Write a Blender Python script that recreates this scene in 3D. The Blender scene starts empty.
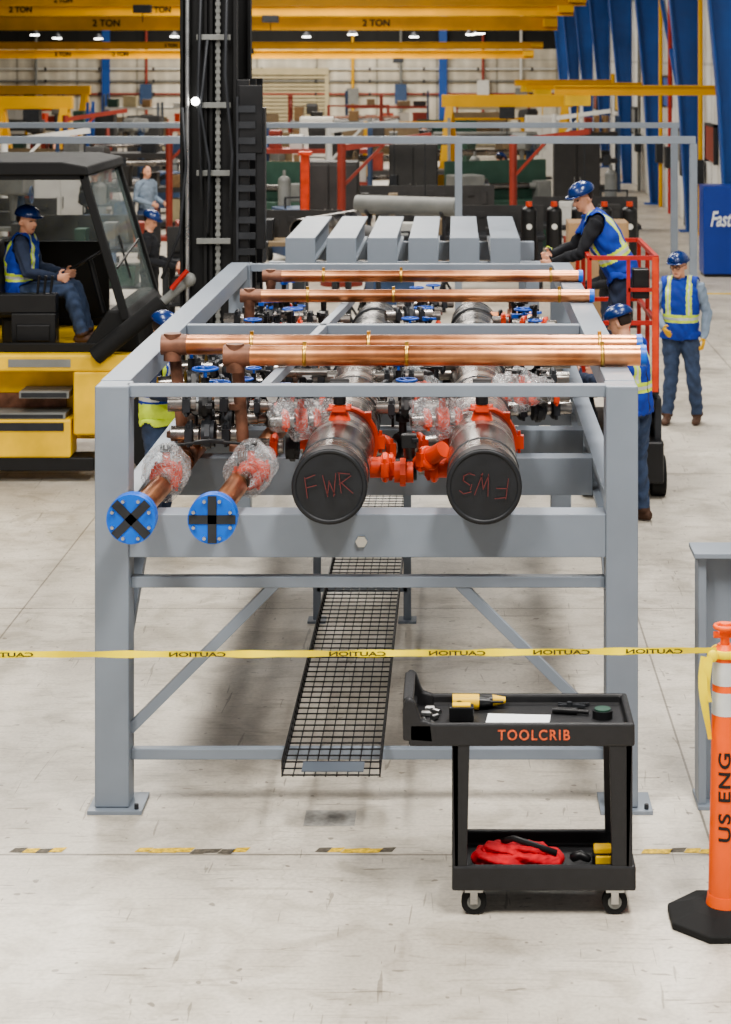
import bpy, bmesh, math, random
import numpy as np
from mathutils import Vector, Matrix, Euler
random.seed(4)
V=Vector
scene=bpy.context.scene
COL=scene.collection
def c(r,g,b):
    f=lambda u:(u/255/12.92) if u/255<=.04045 else ((u/255+.055)/1.055)**2.4
    return (f(r),f(g),f(b))
# ---------------------------------------------------------------- materials
def mat(name,col,rough=.5,metal=0.,var=.12,scale=5.,bump=0.,bscale=60.,emit=0.,alpha=1.,rvar=.1,col2=None,stretch=None):
    m=bpy.data.materials.new(name); m.use_nodes=True
    nt=m.node_tree; N=nt.nodes; L=nt.links; b=N['Principled BSDF']
    tc=N.new('ShaderNodeTexCoord'); no=N.new('ShaderNodeTexNoise')
    no.inputs['Scale'].default_value=scale; no.inputs['Detail'].default_value=6
    if stretch:
        mp=N.new('ShaderNodeMapping'); mp.inputs['Scale'].default_value=stretch; L.new(tc.outputs['Object'],mp.inputs['Vector']); L.new(mp.outputs['Vector'],no.inputs['Vector'])
    else: L.new(tc.outputs['Object'],no.inputs['Vector'])
    cr=N.new('ShaderNodeValToRGB'); cr.color_ramp.elements[0].position=.35; cr.color_ramp.elements[1].position=.68
    lo=tuple(x*(1-var) for x in col); hi=col2 if col2 else tuple(min(1,x*(1+var)) for x in col)
    cr.color_ramp.elements[0].color=(*lo,1); cr.color_ramp.elements[1].color=(*hi,1)
    L.new(no.outputs['Fac'],cr.inputs['Fac']); L.new(cr.outputs['Color'],b.inputs['Base Color'])
    mr=N.new('ShaderNodeMapRange'); mr.inputs['To Min'].default_value=max(.02,rough-rvar); mr.inputs['To Max'].default_value=min(1,rough+rvar)
    L.new(no.outputs['Fac'],mr.inputs['Value']); L.new(mr.outputs['Result'],b.inputs['Roughness'])
    b.inputs['Metallic'].default_value=metal
    if emit:
        b.inputs['Emission Color'].default_value=(*col,1); b.inputs['Emission Strength'].default_value=emit
    b.inputs['Alpha'].default_value=alpha
    if bump:
        n2=N.new('ShaderNodeTexNoise'); n2.inputs['Scale'].default_value=bscale; n2.inputs['Detail'].default_value=4
        L.new(tc.outputs['Object'],n2.inputs['Vector'])
        bp=N.new('ShaderNodeBump'); bp.inputs['Strength'].default_value=bump; bp.inputs['Distance'].default_value=.01
        L.new(n2.outputs['Fac'],bp.inputs['Height']); L.new(bp.outputs['Normal'],b.inputs['Normal'])
    return m
GREY=mat('grey_paint',c(124,132,142),.42,0,.06,3)
GREYD=mat('grey_paint_dark',c(92,100,110),.5,0,.08,3)
STEEL=mat('mill_scale_steel',c(88,86,87),.26,.85,.4,3,bump=.12,bscale=25,col2=c(170,164,158),stretch=(.5,2.2,.5))
BLK=mat('black_paint',c(24,24,26),.4,0,.2,8)
BLKM=mat('black_matt',c(16,16,17),.75,0,.2,8)
BLKP=mat('black_plastic',c(36,36,38),.5,0,.12,30,bump=.1,bscale=200)
CAPB=mat('black_cap',c(28,30,34),.5,.0,.2,12)
RUB=mat('rubber',c(22,22,22),.85,0,.2,20)
COP=mat('copper',c(196,124,84),.32,1.,.22,3.5,col2=c(234,172,128))
COPO=mat('oxidised_copper',c(108,76,60),.5,.5,.35,9,col2=c(146,104,84))
BRASS=mat('brass',c(205,165,90),.35,1.,.1,8)
ORG=mat('orange_red_paint',c(208,72,40),.4,0,.15,8)
REDP=mat('red_paint',c(170,44,34),.45,0,.12,8)
BLUE=mat('blue_flange_paint',c(20,96,198),.4,0,.12,8)
BLUEH=mat('blue_handle',c(28,78,168),.4,0,.12,8)
BLUED=mat('blue_structural',c(34,80,152),.5,0,.12,2)
BLUEV=mat('vest_blue',c(28,60,156),.8,0,.15,20)
YEL=mat('yellow_paint',c(236,192,48),.45,0,.14,3)
YELC=mat('crane_yellow',c(220,168,36),.5,0,.12,1)
YELT=mat('tape_yellow',c(250,225,40),.5,0,.05,10)
HIV=mat('hi_vis_yellow',c(205,228,80),.7,0,.08,20)
SILV=mat('reflective_silver',c(205,208,208),.4,.2,.05,20)
WHT=mat('white_paint',c(208,207,202),.5,0,.05,5)
CHR=mat('zinc',c(190,190,188),.3,1.,.1,10)
DRK=mat('dark_grey',c(48,50,54),.5,.2,.2,6)
SKIN=mat('skin',c(214,158,130),.55,0,.06,20)
JEAN=mat('denim',c(58,72,98),.85,0,.2,15,bump=.3)
SHB=mat('black_cloth',c(26,27,32),.9,0,.15,15,bump=.3)
SHG=mat('grey_cloth',c(124,138,154),.9,0,.12,15,bump=.3)
SHN=mat('navy_cloth',c(44,53,74),.9,0,.15,15,bump=.3)
BOOT=mat('boot_leather',c(78,54,40),.7,0,.2,15)
GLOV=mat('yellow_glove',c(220,170,50),.8,0,.1,15)
HAIR=mat('hair_brown',c(48,34,26),.7,0,.2,60)
DEYE=mat('eye_dark',c(30,24,22),.4)
LIP=mat('lip',c(150,85,75),.6)
HATB=mat('hard_hat_blue',c(22,46,98),.25,0,.08,10)
HATY=mat('hard_hat_yellow',c(235,190,30),.3,0,.08,10)
CARD=mat('cardboard',c(150,122,90),.8,0,.12,5)
BEIGE=mat('beige_paint',c(182,170,138),.6,0,.08,3)
GRN=mat('green_paint',c(54,82,70),.5,0,.12,5)
PAPER=mat('paper',c(232,235,238),.7,0,.03,60)
REDC=mat('red_cloth',c(190,26,36),.8,0,.25,25,bump=.5,bscale=40)
ORGP=mat('orange_plastic',c(242,98,32),.45,0,.06,6)
TXT=mat('stencil_orange',c(212,100,62),.6,0,.35,90)
TXTB=mat('stencil_black',c(25,22,20),.6,0,.1,30)
TXTF=mat('tape_print_black',c(70,62,24),.6,0,.3,60)
TXTR=mat('paint_marker_red',c(98,42,42),.6,0,.2,30)
TXTW=mat('lettering_white',c(235,238,240),.5,0,.03,30)
LAMP=mat('lamp_emitter',(1,.97,.9),.5,0,0,5,emit=14)
MGREY=mat('machine_grey',c(122,123,120),.5,0,.12,4)
MBLUE=mat('faded_blue',c(58,80,114),.5,0,.12,4)
MRED=mat('faded_red',c(144,58,44),.5,0,.12,4)
MDARK=mat('machine_dark',c(58,57,57),.6,0,.15,4)
MTAN=mat('tan_paint',c(140,122,96),.6,0,.12,4)
def plastic():
    m=bpy.data.materials.new('clear_shrink_wrap'); m.use_nodes=True; nt=m.node_tree;N=nt.nodes;L=nt.links;b=N['Principled BSDF']
    b.inputs['Base Color'].default_value=(.85,.88,.9,1); b.inputs['Roughness'].default_value=.1
    tc=N.new('ShaderNodeTexCoord'); no=N.new('ShaderNodeTexNoise'); no.inputs['Scale'].default_value=9; no.inputs['Detail'].default_value=3; no.inputs['Distortion'].default_value=2.6
    L.new(tc.outputs['Object'],no.inputs['Vector'])
    pp=N.new('ShaderNodeMath'); pp.operation='PINGPONG'; pp.inputs[1].default_value=.06; L.new(no.outputs['Fac'],pp.inputs[0])
    mr=N.new('ShaderNodeMapRange'); mr.inputs['From Min'].default_value=.035; mr.inputs['From Max'].default_value=.06; mr.inputs['To Min'].default_value=.14; mr.inputs['To Max'].default_value=.55
    L.new(pp.outputs[0],mr.inputs['Value']); L.new(mr.outputs['Result'],b.inputs['Alpha'])
    bp=N.new('ShaderNodeBump'); bp.inputs['Strength'].default_value=.7; bp.inputs['Distance'].default_value=.05
    L.new(pp.outputs[0],bp.inputs['Height']); L.new(bp.outputs['Normal'],b.inputs['Normal'])
    return m
WRAP=plastic()
def glassm():
    m=bpy.data.materials.new('cab_glass'); m.use_nodes=True; nt=m.node_tree;N=nt.nodes;L=nt.links;b=N['Principled BSDF']
    b.inputs['Base Color'].default_value=(.3,.37,.36,1); b.inputs['Roughness'].default_value=.05
    tc=N.new('ShaderNodeTexCoord'); no=N.new('ShaderNodeTexNoise'); no.inputs['Scale'].default_value=1.5
    L.new(tc.outputs['Object'],no.inputs['Vector'])
    mr=N.new('ShaderNodeMapRange'); mr.inputs['To Min'].default_value=.2; mr.inputs['To Max'].default_value=.5
    L.new(no.outputs['Fac'],mr.inputs['Value']); L.new(mr.outputs['Result'],b.inputs['Alpha'])
    return m
GLASS=glassm()
# ---------------------------------------------------------------- geometry builder
class G:
    def __init__(s): s.v=[];s.f=[];s.m=[];s.s=[];s.mi=0;s.M=None
    def add(s,vs,fs,smooth=False):
        o=len(s.v)
        for p in vs:
            p=V(p)
            if s.M is not None: p=s.M@p
            s.v.append(p)
        for f in fs: s.f.append([i+o for i in f]); s.m.append(s.mi); s.s.append(smooth)
        return s
    def box(s,x0,x1,y0,y1,z0,z1):
        vs=[(x,y,z) for z in(z0,z1) for y in(y0,y1) for x in(x0,x1)]
        return s.add(vs,[(0,2,3,1),(4,5,7,6),(0,1,5,4),(2,6,7,3),(0,4,6,2),(1,3,7,5)])
    def cbox(s,cx,cy,cz,a,b,h): return s.box(cx-a/2,cx+a/2,cy-b/2,cy+b/2,cz-h/2,cz+h/2)
    def bar(s,p,q,w,h,up=(0,0,1)):
        p=V(p);q=V(q);t=(q-p).normalized();u=V(up)
        sd=t.cross(u)
        if sd.length<1e-4: sd=t.cross(V((0,1,0)))
        sd.normalize();u=sd.cross(t).normalized()
        vs=[]
        for e in(p,q):
            for a,b in((-1,-1),(1,-1),(1,1),(-1,1)): vs.append(e+sd*a*w/2+u*b*h/2)
        return s.add(vs,[(0,3,2,1),(4,5,6,7),(0,1,5,4),(1,2,6,5),(2,3,7,6),(3,0,4,7)])
    def frame(s,t,side=None):
        t=t.normalized()
        a=V(side) if side is not None else (V((0,0,1)) if abs(t.z)<.9 else V((1,0,0)))
        a=(a-t*a.dot(t)).normalized(); return a,t.cross(a)
    def cyl(s,p,q,r,r2=None,n=20,cap=True,smooth=True):
        p=V(p);q=V(q);r2=r if r2 is None else r2
        a,b=s.frame(q-p);vs=[]
        for e,R in((p,r),(q,r2)):
            for i in range(n):
                t=2*math.pi*i/n; vs.append(e+a*R*math.cos(t)+b*R*math.sin(t))
        s.add(vs,[(i,(i+1)%n,n+(i+1)%n,n+i) for i in range(n)],smooth)
        if cap:
            s.add(vs[:n],[tuple(range(n-1,-1,-1))]); s.add(vs[n:],[tuple(range(n))])
        return s
    def tube(s,pts,rads,n=12,side=None,rnd=.5):
        pts=[V(p) for p in pts];K=len(pts);rr=[(r,r) if not isinstance(r,tuple) else r for r in rads]
        vs=[];prev=side
        for k in range(K):
            t=(pts[min(k+1,K-1)]-pts[max(k-1,0)])
            a,b=s.frame(t,prev)
            if side is None: prev=a
            for i in range(n):
                th=2*math.pi*i/n; vs.append(pts[k]+a*rr[k][0]*math.cos(th)+b*rr[k][1]*math.sin(th))
        fs=[(k*n+i,k*n+(i+1)%n,(k+1)*n+(i+1)%n,(k+1)*n+i) for k in range(K-1) for i in range(n)]
        e0=pts[0]-(pts[1]-pts[0]).normalized()*min(rr[0])*rnd; e1=pts[-1]+(pts[-1]-pts[-2]).normalized()*min(rr[-1])*rnd
        vs+= [e0,e1];A=K*n;B=A+1
        fs+=[(A,(i+1)%n,i) for i in range(n)]+[(B,(K-1)*n+i,(K-1)*n+(i+1)%n) for i in range(n)]
        return s.add(vs,fs,True)
    def sph(s,ce,r,n=16,m=10,z0=-1.,fn=None):
        ce=V(ce); r=(r,r,r) if not isinstance(r,tuple) else r
        vs=[];ph0=math.asin(max(-1,z0))
        for j in range(m+1):
            ph=ph0+(math.pi/2-ph0)*j/m
            for i in range(n):
                th=2*math.pi*i/n; p=V((r[0]*math.cos(ph)*math.cos(th),r[1]*math.cos(ph)*math.sin(th),r[2]*math.sin(ph)))
                if fn: p=fn(p)
                vs.append(ce+p)
        fs=[(j*n+i,j*n+(i+1)%n,(j+1)*n+(i+1)%n,(j+1)*n+i) for j in range(m) for i in range(n)]
        if z0>-1: fs.append(tuple(range(n-1,-1,-1)))
        return s.add(vs,fs,True)
    def ring(s,ce,ax,R,r,n=28,m=8,h=None):
        ce=V(ce);ax=V(ax).normalized();a,b=s.frame(ax);h=r if h is None else h;vs=[]
        for i in range(n):
            t=2*math.pi*i/n;d=a*math.cos(t)+b*math.sin(t)
            for j in range(m):
                u=2*math.pi*j/m; vs.append(ce+d*(R+r*math.cos(u))+ax*h*math.sin(u))
        return s.add(vs,[(i*m+j,i*m+(j+1)%m,((i+1)%n)*m+(j+1)%m,((i+1)%n)*m+j) for i in range(n) for j in range(m)],True)
    def prism(s,pts,ax,a,b):
        def P(u,w,k): return {'y':(u,k,w),'x':(k,u,w),'z':(u,w,k)}[ax]
        n=len(pts);vs=[P(u,w,a) for u,w in pts]+[P(u,w,b) for u,w in pts]
        return s.add(vs,[tuple(range(n)),tuple(range(2*n-1,n-1,-1))]+[(i,n+i,n+(i+1)%n,(i+1)%n) for i in range(n)])
ROOT={}
def _mesh(name,g,mats,Minv=None):
    me=bpy.data.meshes.new(name)
    vs=[(Minv@p) if Minv is not None else p for p in g.v]
    me.from_pydata([tuple(p) for p in vs],[],g.f)
    mats=mats if isinstance(mats,(list,tuple)) else [mats]
    for m in mats: me.materials.append(m)
    me.polygons.foreach_set('material_index',g.m); me.polygons.foreach_set('use_smooth',g.s); me.update()
    return me
def _bev(o,w):
    if w:
        b=o.modifiers.new('bevel','BEVEL'); b.width=w; b.segments=2; b.limit_method='ANGLE'; b.angle_limit=.7
def tag(o,label,cat,group=None,kind=None):
    if label:o['label']=label
    if cat:o['category']=cat
    if group:o['group']=group
    if kind:o['kind']=kind
def thing(name,loc,label,cat,rot=0.,group=None):
    e=bpy.data.objects.new(name,None); e.empty_display_size=.1; e.location=loc; e.rotation_euler=(0,0,rot); COL.objects.link(e)
    ROOT[e.name]=Matrix.Translation(V(loc))@Matrix.Rotation(rot,4,'Z'); tag(e,label,cat,group); return e
def part(par,name,g,mats,bev=0.,label=None,local=False):
    M=ROOT[par.name]
    o=bpy.data.objects.new(name,_mesh(name,g,mats,None if local else M.inverted())); o.parent=par; COL.objects.link(o)
    ROOT[o.name]=M; _bev(o,bev)
    if label:o['label']=label
    return o
def solo(name,g,mats,loc,label,cat,rot=0.,bev=0.,group=None,kind=None,local=False):
    M=Matrix.Translation(V(loc))@Matrix.Rotation(rot,4,'Z')
    o=bpy.data.objects.new(name,_mesh(name,g,mats,None if local else M.inverted())); o.location=loc; o.rotation_euler=(0,0,rot)
    COL.objects.link(o); ROOT[o.name]=M; _bev(o,bev); tag(o,label,cat,group,kind); return o
def dup(root,loc,rot=None,label=None,scale=None):
    n=root.copy(); COL.objects.link(n); n.location=loc
    if rot is not None: n.rotation_euler=(0,0,rot)
    if scale: n.scale=(scale,)*3
    if label:n['label']=label
    def rec(o,p):
        for ch in list(o.children):
            d=ch.copy(); d.parent=p; COL.objects.link(d); rec(ch,d)
    rec(root,n); return n
def fontmesh(txt,size,bold,shear=0.,ext=.0008,sp=1.):
    cu=bpy.data.curves.new('t','FONT'); cu.body=txt; cu.size=size; cu.align_x='CENTER'; cu.align_y='CENTER'; cu.offset=bold; cu.extrude=ext; cu.shear=shear; cu.space_character=sp
    o=bpy.data.objects.new('t',cu); COL.objects.link(o); bpy.context.view_layer.update()
    me=bpy.data.meshes.new_from_object(o.evaluated_get(bpy.context.evaluated_depsgraph_get()))
    bpy.data.objects.remove(o); return me
def text(par,txt,size,loc,rot,m,name='lettering',bold=0.,xs=1.,label=None,shear=0.,ext=.0008,sp=1.):
    me=fontmesh(txt,size,bold,shear,ext,sp)
    M=Matrix.Translation(V(loc))@Euler(rot).to_matrix().to_4x4()@Matrix.Diagonal((xs,1,1,1))
    me.transform(ROOT[par.name].inverted()@M); me.materials.clear(); me.materials.append(m)
    t=bpy.data.objects.new(name,me); t.parent=par; COL.objects.link(t)
    if label:t['label']=label
    return t
STR={'R':[(0,6,0,0),(0,6,3.6,5.2),(3.6,5.2,.2,3.1),(.4,3.1,3.8,0)],'F':[(0,6,0,0),(0,6,3.6,6.2),(0,3.2,2.8,3.4)],
 'W':[(0,6,1,0),(1,0,2.1,4),(2.1,4,3.2,0),(3.2,0,4.3,6.2)],'S':[(4,5.4,2.6,6.1),(2.6,6.1,.5,5.2),(.5,5.2,.9,3.6),(.9,3.6,3.5,2.7),(3.5,2.7,3.6,1),(3.6,1,1.8,-.1),(1.8,-.1,0,.8)]}
def strokes(par,txt,h,y,cx,cz,rot,w,m,adv=5.6,jit=0.,wide=1.):
    g=G();u=h/6;rn=random.Random(3);tot=((len(txt)-1)*adv+4)*u*wide;cr,sr=math.cos(rot),math.sin(rot)
    for i,ch in enumerate(txt):
        for a,b,c_,d in STR[ch]:
            q=[]
            for s_,t_ in((a,b),(c_,d)):
                X=(i*adv+s_)*u*wide-tot/2+rn.uniform(-jit,jit); Z=(t_-3)*u+rn.uniform(-jit,jit)
                q.append(V((cx+X*cr-Z*sr,y,cz+X*sr+Z*cr)))
            dd=(q[1]-q[0]).normalized()*w*.5
            g.bar(q[0]-dd,q[1]+dd,w,.0012,up=(0,1,0))
    return part(par,'lettering',g,m)
R90=(math.pi/2,0,0)
H=math.pi/2
# ---------------------------------------------------------------- camera
cam=bpy.data.cameras.new('camera'); co=bpy.data.objects.new('camera',cam); COL.objects.link(co)
co.location=(0,0,3.75); co.rotation_euler=(math.pi/2,0,0)
cam.sensor_width=36; cam.lens=70.3; cam.shift_x=-91.5/1024; cam.shift_y=-455/1024
cam.dof.use_dof=True; cam.dof.focus_distance=10.8; cam.dof.aperture_fstop=4.5; cam.clip_end=400
scene.camera=co
try: scene.view_settings.look='AgX - Medium High Contrast'
except Exception as e: print('look',e)
# ---------------------------------------------------------------- room
def floor_mat():
    m=bpy.data.materials.new('concrete_floor'); m.use_nodes=True; nt=m.node_tree;N=nt.nodes;L=nt.links;b=N['Principled BSDF']
    tc=N.new('ShaderNodeTexCoord'); src=tc.outputs['Object']
    def noise(sc,det=6,dist=0,mapping=None):
        n=N.new('ShaderNodeTexNoise'); n.inputs['Scale'].default_value=sc; n.inputs['Detail'].default_value=det; n.inputs['Distortion'].default_value=dist
        if mapping:
            mp=N.new('ShaderNodeMapping'); mp.inputs['Scale'].default_value=mapping[0]; mp.inputs['Rotation'].default_value=mapping[1]; L.new(src,mp.inputs['Vector']); L.new(mp.outputs['Vector'],n.inputs['Vector'])
        else: L.new(src,n.inputs['Vector'])
        return n.outputs['Fac']
    def ramp(x,p0,c0,p1,c1):
        r=N.new('ShaderNodeValToRGB'); r.color_ramp.elements[0].position=p0; r.color_ramp.elements[0].color=(*c0,1); r.color_ramp.elements[1].position=p1; r.color_ramp.elements[1].color=(*c1,1); L.new(x,r.inputs['Fac']); return r.outputs['Color']
    def mul(a,bb,f=1.):
        x=N.new('ShaderNodeMix'); x.data_type='RGBA'; x.blend_type='MULTIPLY'; x.inputs['Factor'].default_value=f; L.new(a,x.inputs['A']); L.new(bb,x.inputs['B']); return x.outputs['Result']
    base=ramp(noise(.7,7,.6),.3,c(184,176,163),.7,c(222,214,200))
    base=mul(base,ramp(noise(3.2,10,1.2),.34,(.78,.77,.75),.54,(1,1,1)))
    base=mul(base,ramp(noise(45,4),.35,(.87,.87,.87),.6,(1,1,1)))
    base=mul(base,ramp(noise(1.4,6,3.0,((1,10,1),(0,0,.5))),.36,(.62,.60,.57),.42,(1,1,1)),.45)
    base=mul(base,ramp(noise(3,2,1.0,((9,.7,1),(0,0,.35))),.285,(.45,.43,.40),.31,(1,1,1)),.7)
    base=mul(base,ramp(noise(3,2,1.0,((1.0,10,1),(0,0,-.5))),.285,(.45,.43,.40),.305,(1,1,1)),.75)
    base=mul(base,ramp(noise(16,1,0),.25,(.4,.38,.36),.28,(1,1,1)),.8)
    vo=N.new('ShaderNodeTexVoronoi'); vo.feature='DISTANCE_TO_EDGE'; vo.inputs['Scale'].default_value=.45
    mx=N.new('ShaderNodeVectorMath'); mx.operation='ADD'; ns=N.new('ShaderNodeTexNoise'); ns.inputs['Scale'].default_value=3; ns.inputs['Detail'].default_value=6; L.new(src,ns.inputs['Vector'])
    sc_=N.new('ShaderNodeVectorMath'); sc_.operation='SCALE'; sc_.inputs['Scale'].default_value=.5; L.new(ns.outputs['Color'],sc_.inputs[0]); L.new(src,mx.inputs[0]); L.new(sc_.outputs[0],mx.inputs[1]); L.new(mx.outputs[0],vo.inputs['Vector'])
    crk=ramp(vo.outputs['Distance'],.0015,(.55,.52,.5),.003,(1,1,1)); base=mul(base,crk,.3)
    sx=N.new('ShaderNodeSeparateXYZ'); L.new(src,sx.inputs[0])
    def line(out,pos,w):
        s1=N.new('ShaderNodeMath'); s1.operation='SUBTRACT'; L.new(out,s1.inputs[0]); s1.inputs[1].default_value=pos
        s2=N.new('ShaderNodeMath'); s2.operation='ABSOLUTE'; L.new(s1.outputs[0],s2.inputs[0])
        s3=N.new('ShaderNodeMath'); s3.operation='GREATER_THAN'; L.new(s2.outputs[0],s3.inputs[0]); s3.inputs[1].default_value=w
        return ramp(s3.outputs[0],.0,(.34,.32,.3),1.,(1,1,1))
    for o,p,w in((sx.outputs[0],-2.95,.006),(sx.outputs[0],1.21,.006),(sx.outputs[1],9.40,.008),(sx.outputs[1],13.6,.007),(sx.outputs[1],18.,.008),(sx.outputs[1],24.,.01),(sx.outputs[0],3.3,.008)):
        base=mul(base,line(o,p,w),.8)
    L.new(base,b.inputs['Base Color'])
    mr=N.new('ShaderNodeMapRange'); mr.inputs['To Min'].default_value=.25; mr.inputs['To Max'].default_value=.58; L.new(noise(1.8,6),mr.inputs['Value']); L.new(mr.outputs['Result'],b.inputs['Roughness'])
    return m
g=G().box(-28,5.2,-2,100,-.2,0); solo('floor',g,floor_mat(),(0,0,0),None,None,kind='structure')
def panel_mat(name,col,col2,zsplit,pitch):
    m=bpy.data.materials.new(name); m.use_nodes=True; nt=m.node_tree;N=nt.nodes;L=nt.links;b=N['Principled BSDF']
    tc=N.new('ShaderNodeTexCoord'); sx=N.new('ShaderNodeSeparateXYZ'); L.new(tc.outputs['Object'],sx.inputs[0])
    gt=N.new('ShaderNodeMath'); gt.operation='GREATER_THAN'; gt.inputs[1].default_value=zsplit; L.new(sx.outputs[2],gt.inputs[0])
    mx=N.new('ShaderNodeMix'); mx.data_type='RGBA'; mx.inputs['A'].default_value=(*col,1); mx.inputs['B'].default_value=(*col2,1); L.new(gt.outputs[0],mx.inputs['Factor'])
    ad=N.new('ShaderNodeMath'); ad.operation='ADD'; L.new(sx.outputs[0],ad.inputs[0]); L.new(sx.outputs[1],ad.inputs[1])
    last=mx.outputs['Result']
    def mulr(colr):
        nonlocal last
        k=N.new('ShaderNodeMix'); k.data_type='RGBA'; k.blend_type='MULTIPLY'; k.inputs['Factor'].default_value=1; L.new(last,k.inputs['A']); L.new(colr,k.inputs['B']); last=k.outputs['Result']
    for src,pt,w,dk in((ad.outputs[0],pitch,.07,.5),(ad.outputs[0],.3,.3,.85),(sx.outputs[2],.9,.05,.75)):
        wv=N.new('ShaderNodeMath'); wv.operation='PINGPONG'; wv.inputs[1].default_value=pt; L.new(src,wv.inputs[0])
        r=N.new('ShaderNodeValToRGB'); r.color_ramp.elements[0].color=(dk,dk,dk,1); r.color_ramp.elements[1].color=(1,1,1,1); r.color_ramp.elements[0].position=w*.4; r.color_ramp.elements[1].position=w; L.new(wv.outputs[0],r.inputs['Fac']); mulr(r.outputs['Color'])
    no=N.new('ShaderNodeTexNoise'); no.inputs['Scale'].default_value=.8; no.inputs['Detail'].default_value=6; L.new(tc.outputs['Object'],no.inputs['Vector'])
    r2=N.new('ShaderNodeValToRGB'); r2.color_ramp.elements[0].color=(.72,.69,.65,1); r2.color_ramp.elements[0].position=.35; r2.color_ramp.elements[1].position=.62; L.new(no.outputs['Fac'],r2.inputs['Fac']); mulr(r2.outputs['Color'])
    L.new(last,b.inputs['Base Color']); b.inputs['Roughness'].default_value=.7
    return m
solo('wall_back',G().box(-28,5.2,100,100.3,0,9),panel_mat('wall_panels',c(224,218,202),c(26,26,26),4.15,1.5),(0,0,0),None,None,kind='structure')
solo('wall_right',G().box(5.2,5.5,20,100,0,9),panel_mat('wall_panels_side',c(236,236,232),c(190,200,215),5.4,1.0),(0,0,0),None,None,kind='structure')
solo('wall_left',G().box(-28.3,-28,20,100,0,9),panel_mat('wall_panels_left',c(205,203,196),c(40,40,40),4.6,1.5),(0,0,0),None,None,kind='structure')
solo('ceiling',G().box(-28,5.2,-2,100.3,9,9.2),mat('ceiling_dark',c(50,50,50),.8),(0,0,0),None,None,kind='structure')
g=G(); g.prism([(5.19,0),(4.96,0),(4.78,3.0),(4.45,6.4),(3.8,8.9),(5.19,8.9)],'y',-.03,.03)
g.bar((4.95,0,0),(4.77,0,3.0),.30,.04,up=(1,0,0)); g.bar((4.77,0,3.0),(4.44,0,6.4),.30,.04,up=(1,0,0)); g.bar((4.44,0,6.4),(3.8,0,8.9),.30,.04,up=(1,0,0)); g.box(4.78,5.19,-.2,.2,0,.03)
c0=None
for y in [36.5,43,51,59.5,68,76.5,85,93.5]:
    if c0 is None:
        c0=solo('structural_column',g,BLUED,(5.0,y,0),'blue tapered steel building column along the side wall','column',group='blue wall columns')
        for v in c0.data.vertices: v.co.y+=y
    else: dup(c0,(5.0,y,0))
for i,y in enumerate([47,63.7,80.7]):
    g=G(); g.bar((5.12,y-3.8,1.2),(5.12,y+3.8,5.6),.09,.09); solo('wall_brace',g,BLUED,(5.12,y,1.2),'blue diagonal wall brace between two columns','brace',group='blue wall braces')
g=G().box(-.15,.15,-.12,.12,0,8.9); g.box(-.2,.2,-.14,-.12,0,8.9)
for i,x in enumerate([-17.5,-.7,-13]):
    if i==0: bc=solo('wall_post',g,BLUED,(x,99.8,0),'narrow blue steel post against the panelled end wall','column',group='end wall posts',local=True)
    else: dup(bc,(x,99.8,0))
rd=thing('door_1',(-8.5,99.7,0),None,None); rd['kind']='structure'
g=G()
for k in range(14): g.box(-10.3,-6.6,99.85,99.95,.2+k*.19,.33+k*.19)
g.box(-10.5,-10.3,99.8,100,0,3.1); g.box(-6.6,-6.4,99.8,100,0,3.1); g.box(-10.5,-6.4,99.75,100,2.86,3.2)
part(rd,'door_slats',g,BEIGE)
# ---------------------------------------------------------------- lights
def area(loc,sx,sy,e,col=(1,.97,.92),rot=(0,0,0)):
    l=bpy.data.lights.new('ceiling_light','AREA'); l.shape='RECTANGLE'; l.size=sx; l.size_y=sy; l.energy=e; l.color=col
    o=bpy.data.objects.new('ceiling_light',l); o.location=loc; o.rotation_euler=rot; COL.objects.link(o)
for (x,y,e) in((-3.5,4.5,900),(2.2,5.5,940),(-3.5,13,500),(2,14,540),(-4,21,500),(1.5,22,600)): area((x,y,8.8),1.2,3.5,e)
for y in(32,45,58,72): area((-4.5,y,8.8),8,4,1250,(1,.95,.87))
area((-8,90,8.8),16,5,3200,(1,.95,.87))
w=bpy.data.worlds.new('world'); scene.world=w; w.use_nodes=True
w.node_tree.nodes['Background'].inputs[0].default_value=(.98,.98,1,1); w.node_tree.nodes['Background'].inputs[1].default_value=.42
# ---------------------------------------------------------------- main frame
F=thing('pipe_module_frame',(-.45,9.93,0),'grey painted welded steel module frame carrying the piping','steel frame')
XL,XR=-1.80,.90
YE=15.75
for (x0,x1,y) in((XL,XL+.17,9.93),(XR-.16,XR,9.93),(XL,XL+.17,YE),(XR-.16,XR,YE)):
    g=G(); g.box(x0,x1,y,y+.17,.02,2.115)
    po=part(F,'post',g,GREY,.008)
    g=G(); g.box(x0-.03,x1+.07,y-.04,y+.22,0,.02); bp_=part(po,'base_plate',g,GREY,.002)
    g=G(); g.cyl((x1+.04,y-.01,.02),(x1+.04,y-.01,.045),.011,n=6); part(bp_,'anchor_bolt',g,DRK)
for x0 in(XL,XR-.15):
    g=G(); g.box(x0,x0+.15,10.10,YE,2.0,2.118); part(F,'top_rail',g,GREY,.004)
    g=G(); g.prism([(x0+.02,1.44),(x0+.02,1.476),(x0+.13,1.476),(x0+.13,1.44),(x0+.09,1.44),(x0+.09,1.29),(x0+.13,1.29),(x0+.13,1.262),(x0+.02,1.262),(x0+.02,1.29),(x0+.06,1.29),(x0+.06,1.44)],'y',10.1,YE)
    part(F,'side_beam',g,GREY,.003)
for y in(9.96,12.2,YE+.04):
    g=G(); g.box(XL+.15,XR-.15,y,y+.07,2.055,2.115); part(F,'top_cross_rail',g,GREY,.004)
g=G(); g.prism([(9.94,1.262),(9.94,1.476),(10.1,1.476),(10.1,1.45),(9.955,1.45),(9.955,1.285),(10.1,1.285),(10.1,1.262)],'x',XL+.17,XR-.16)
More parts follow.
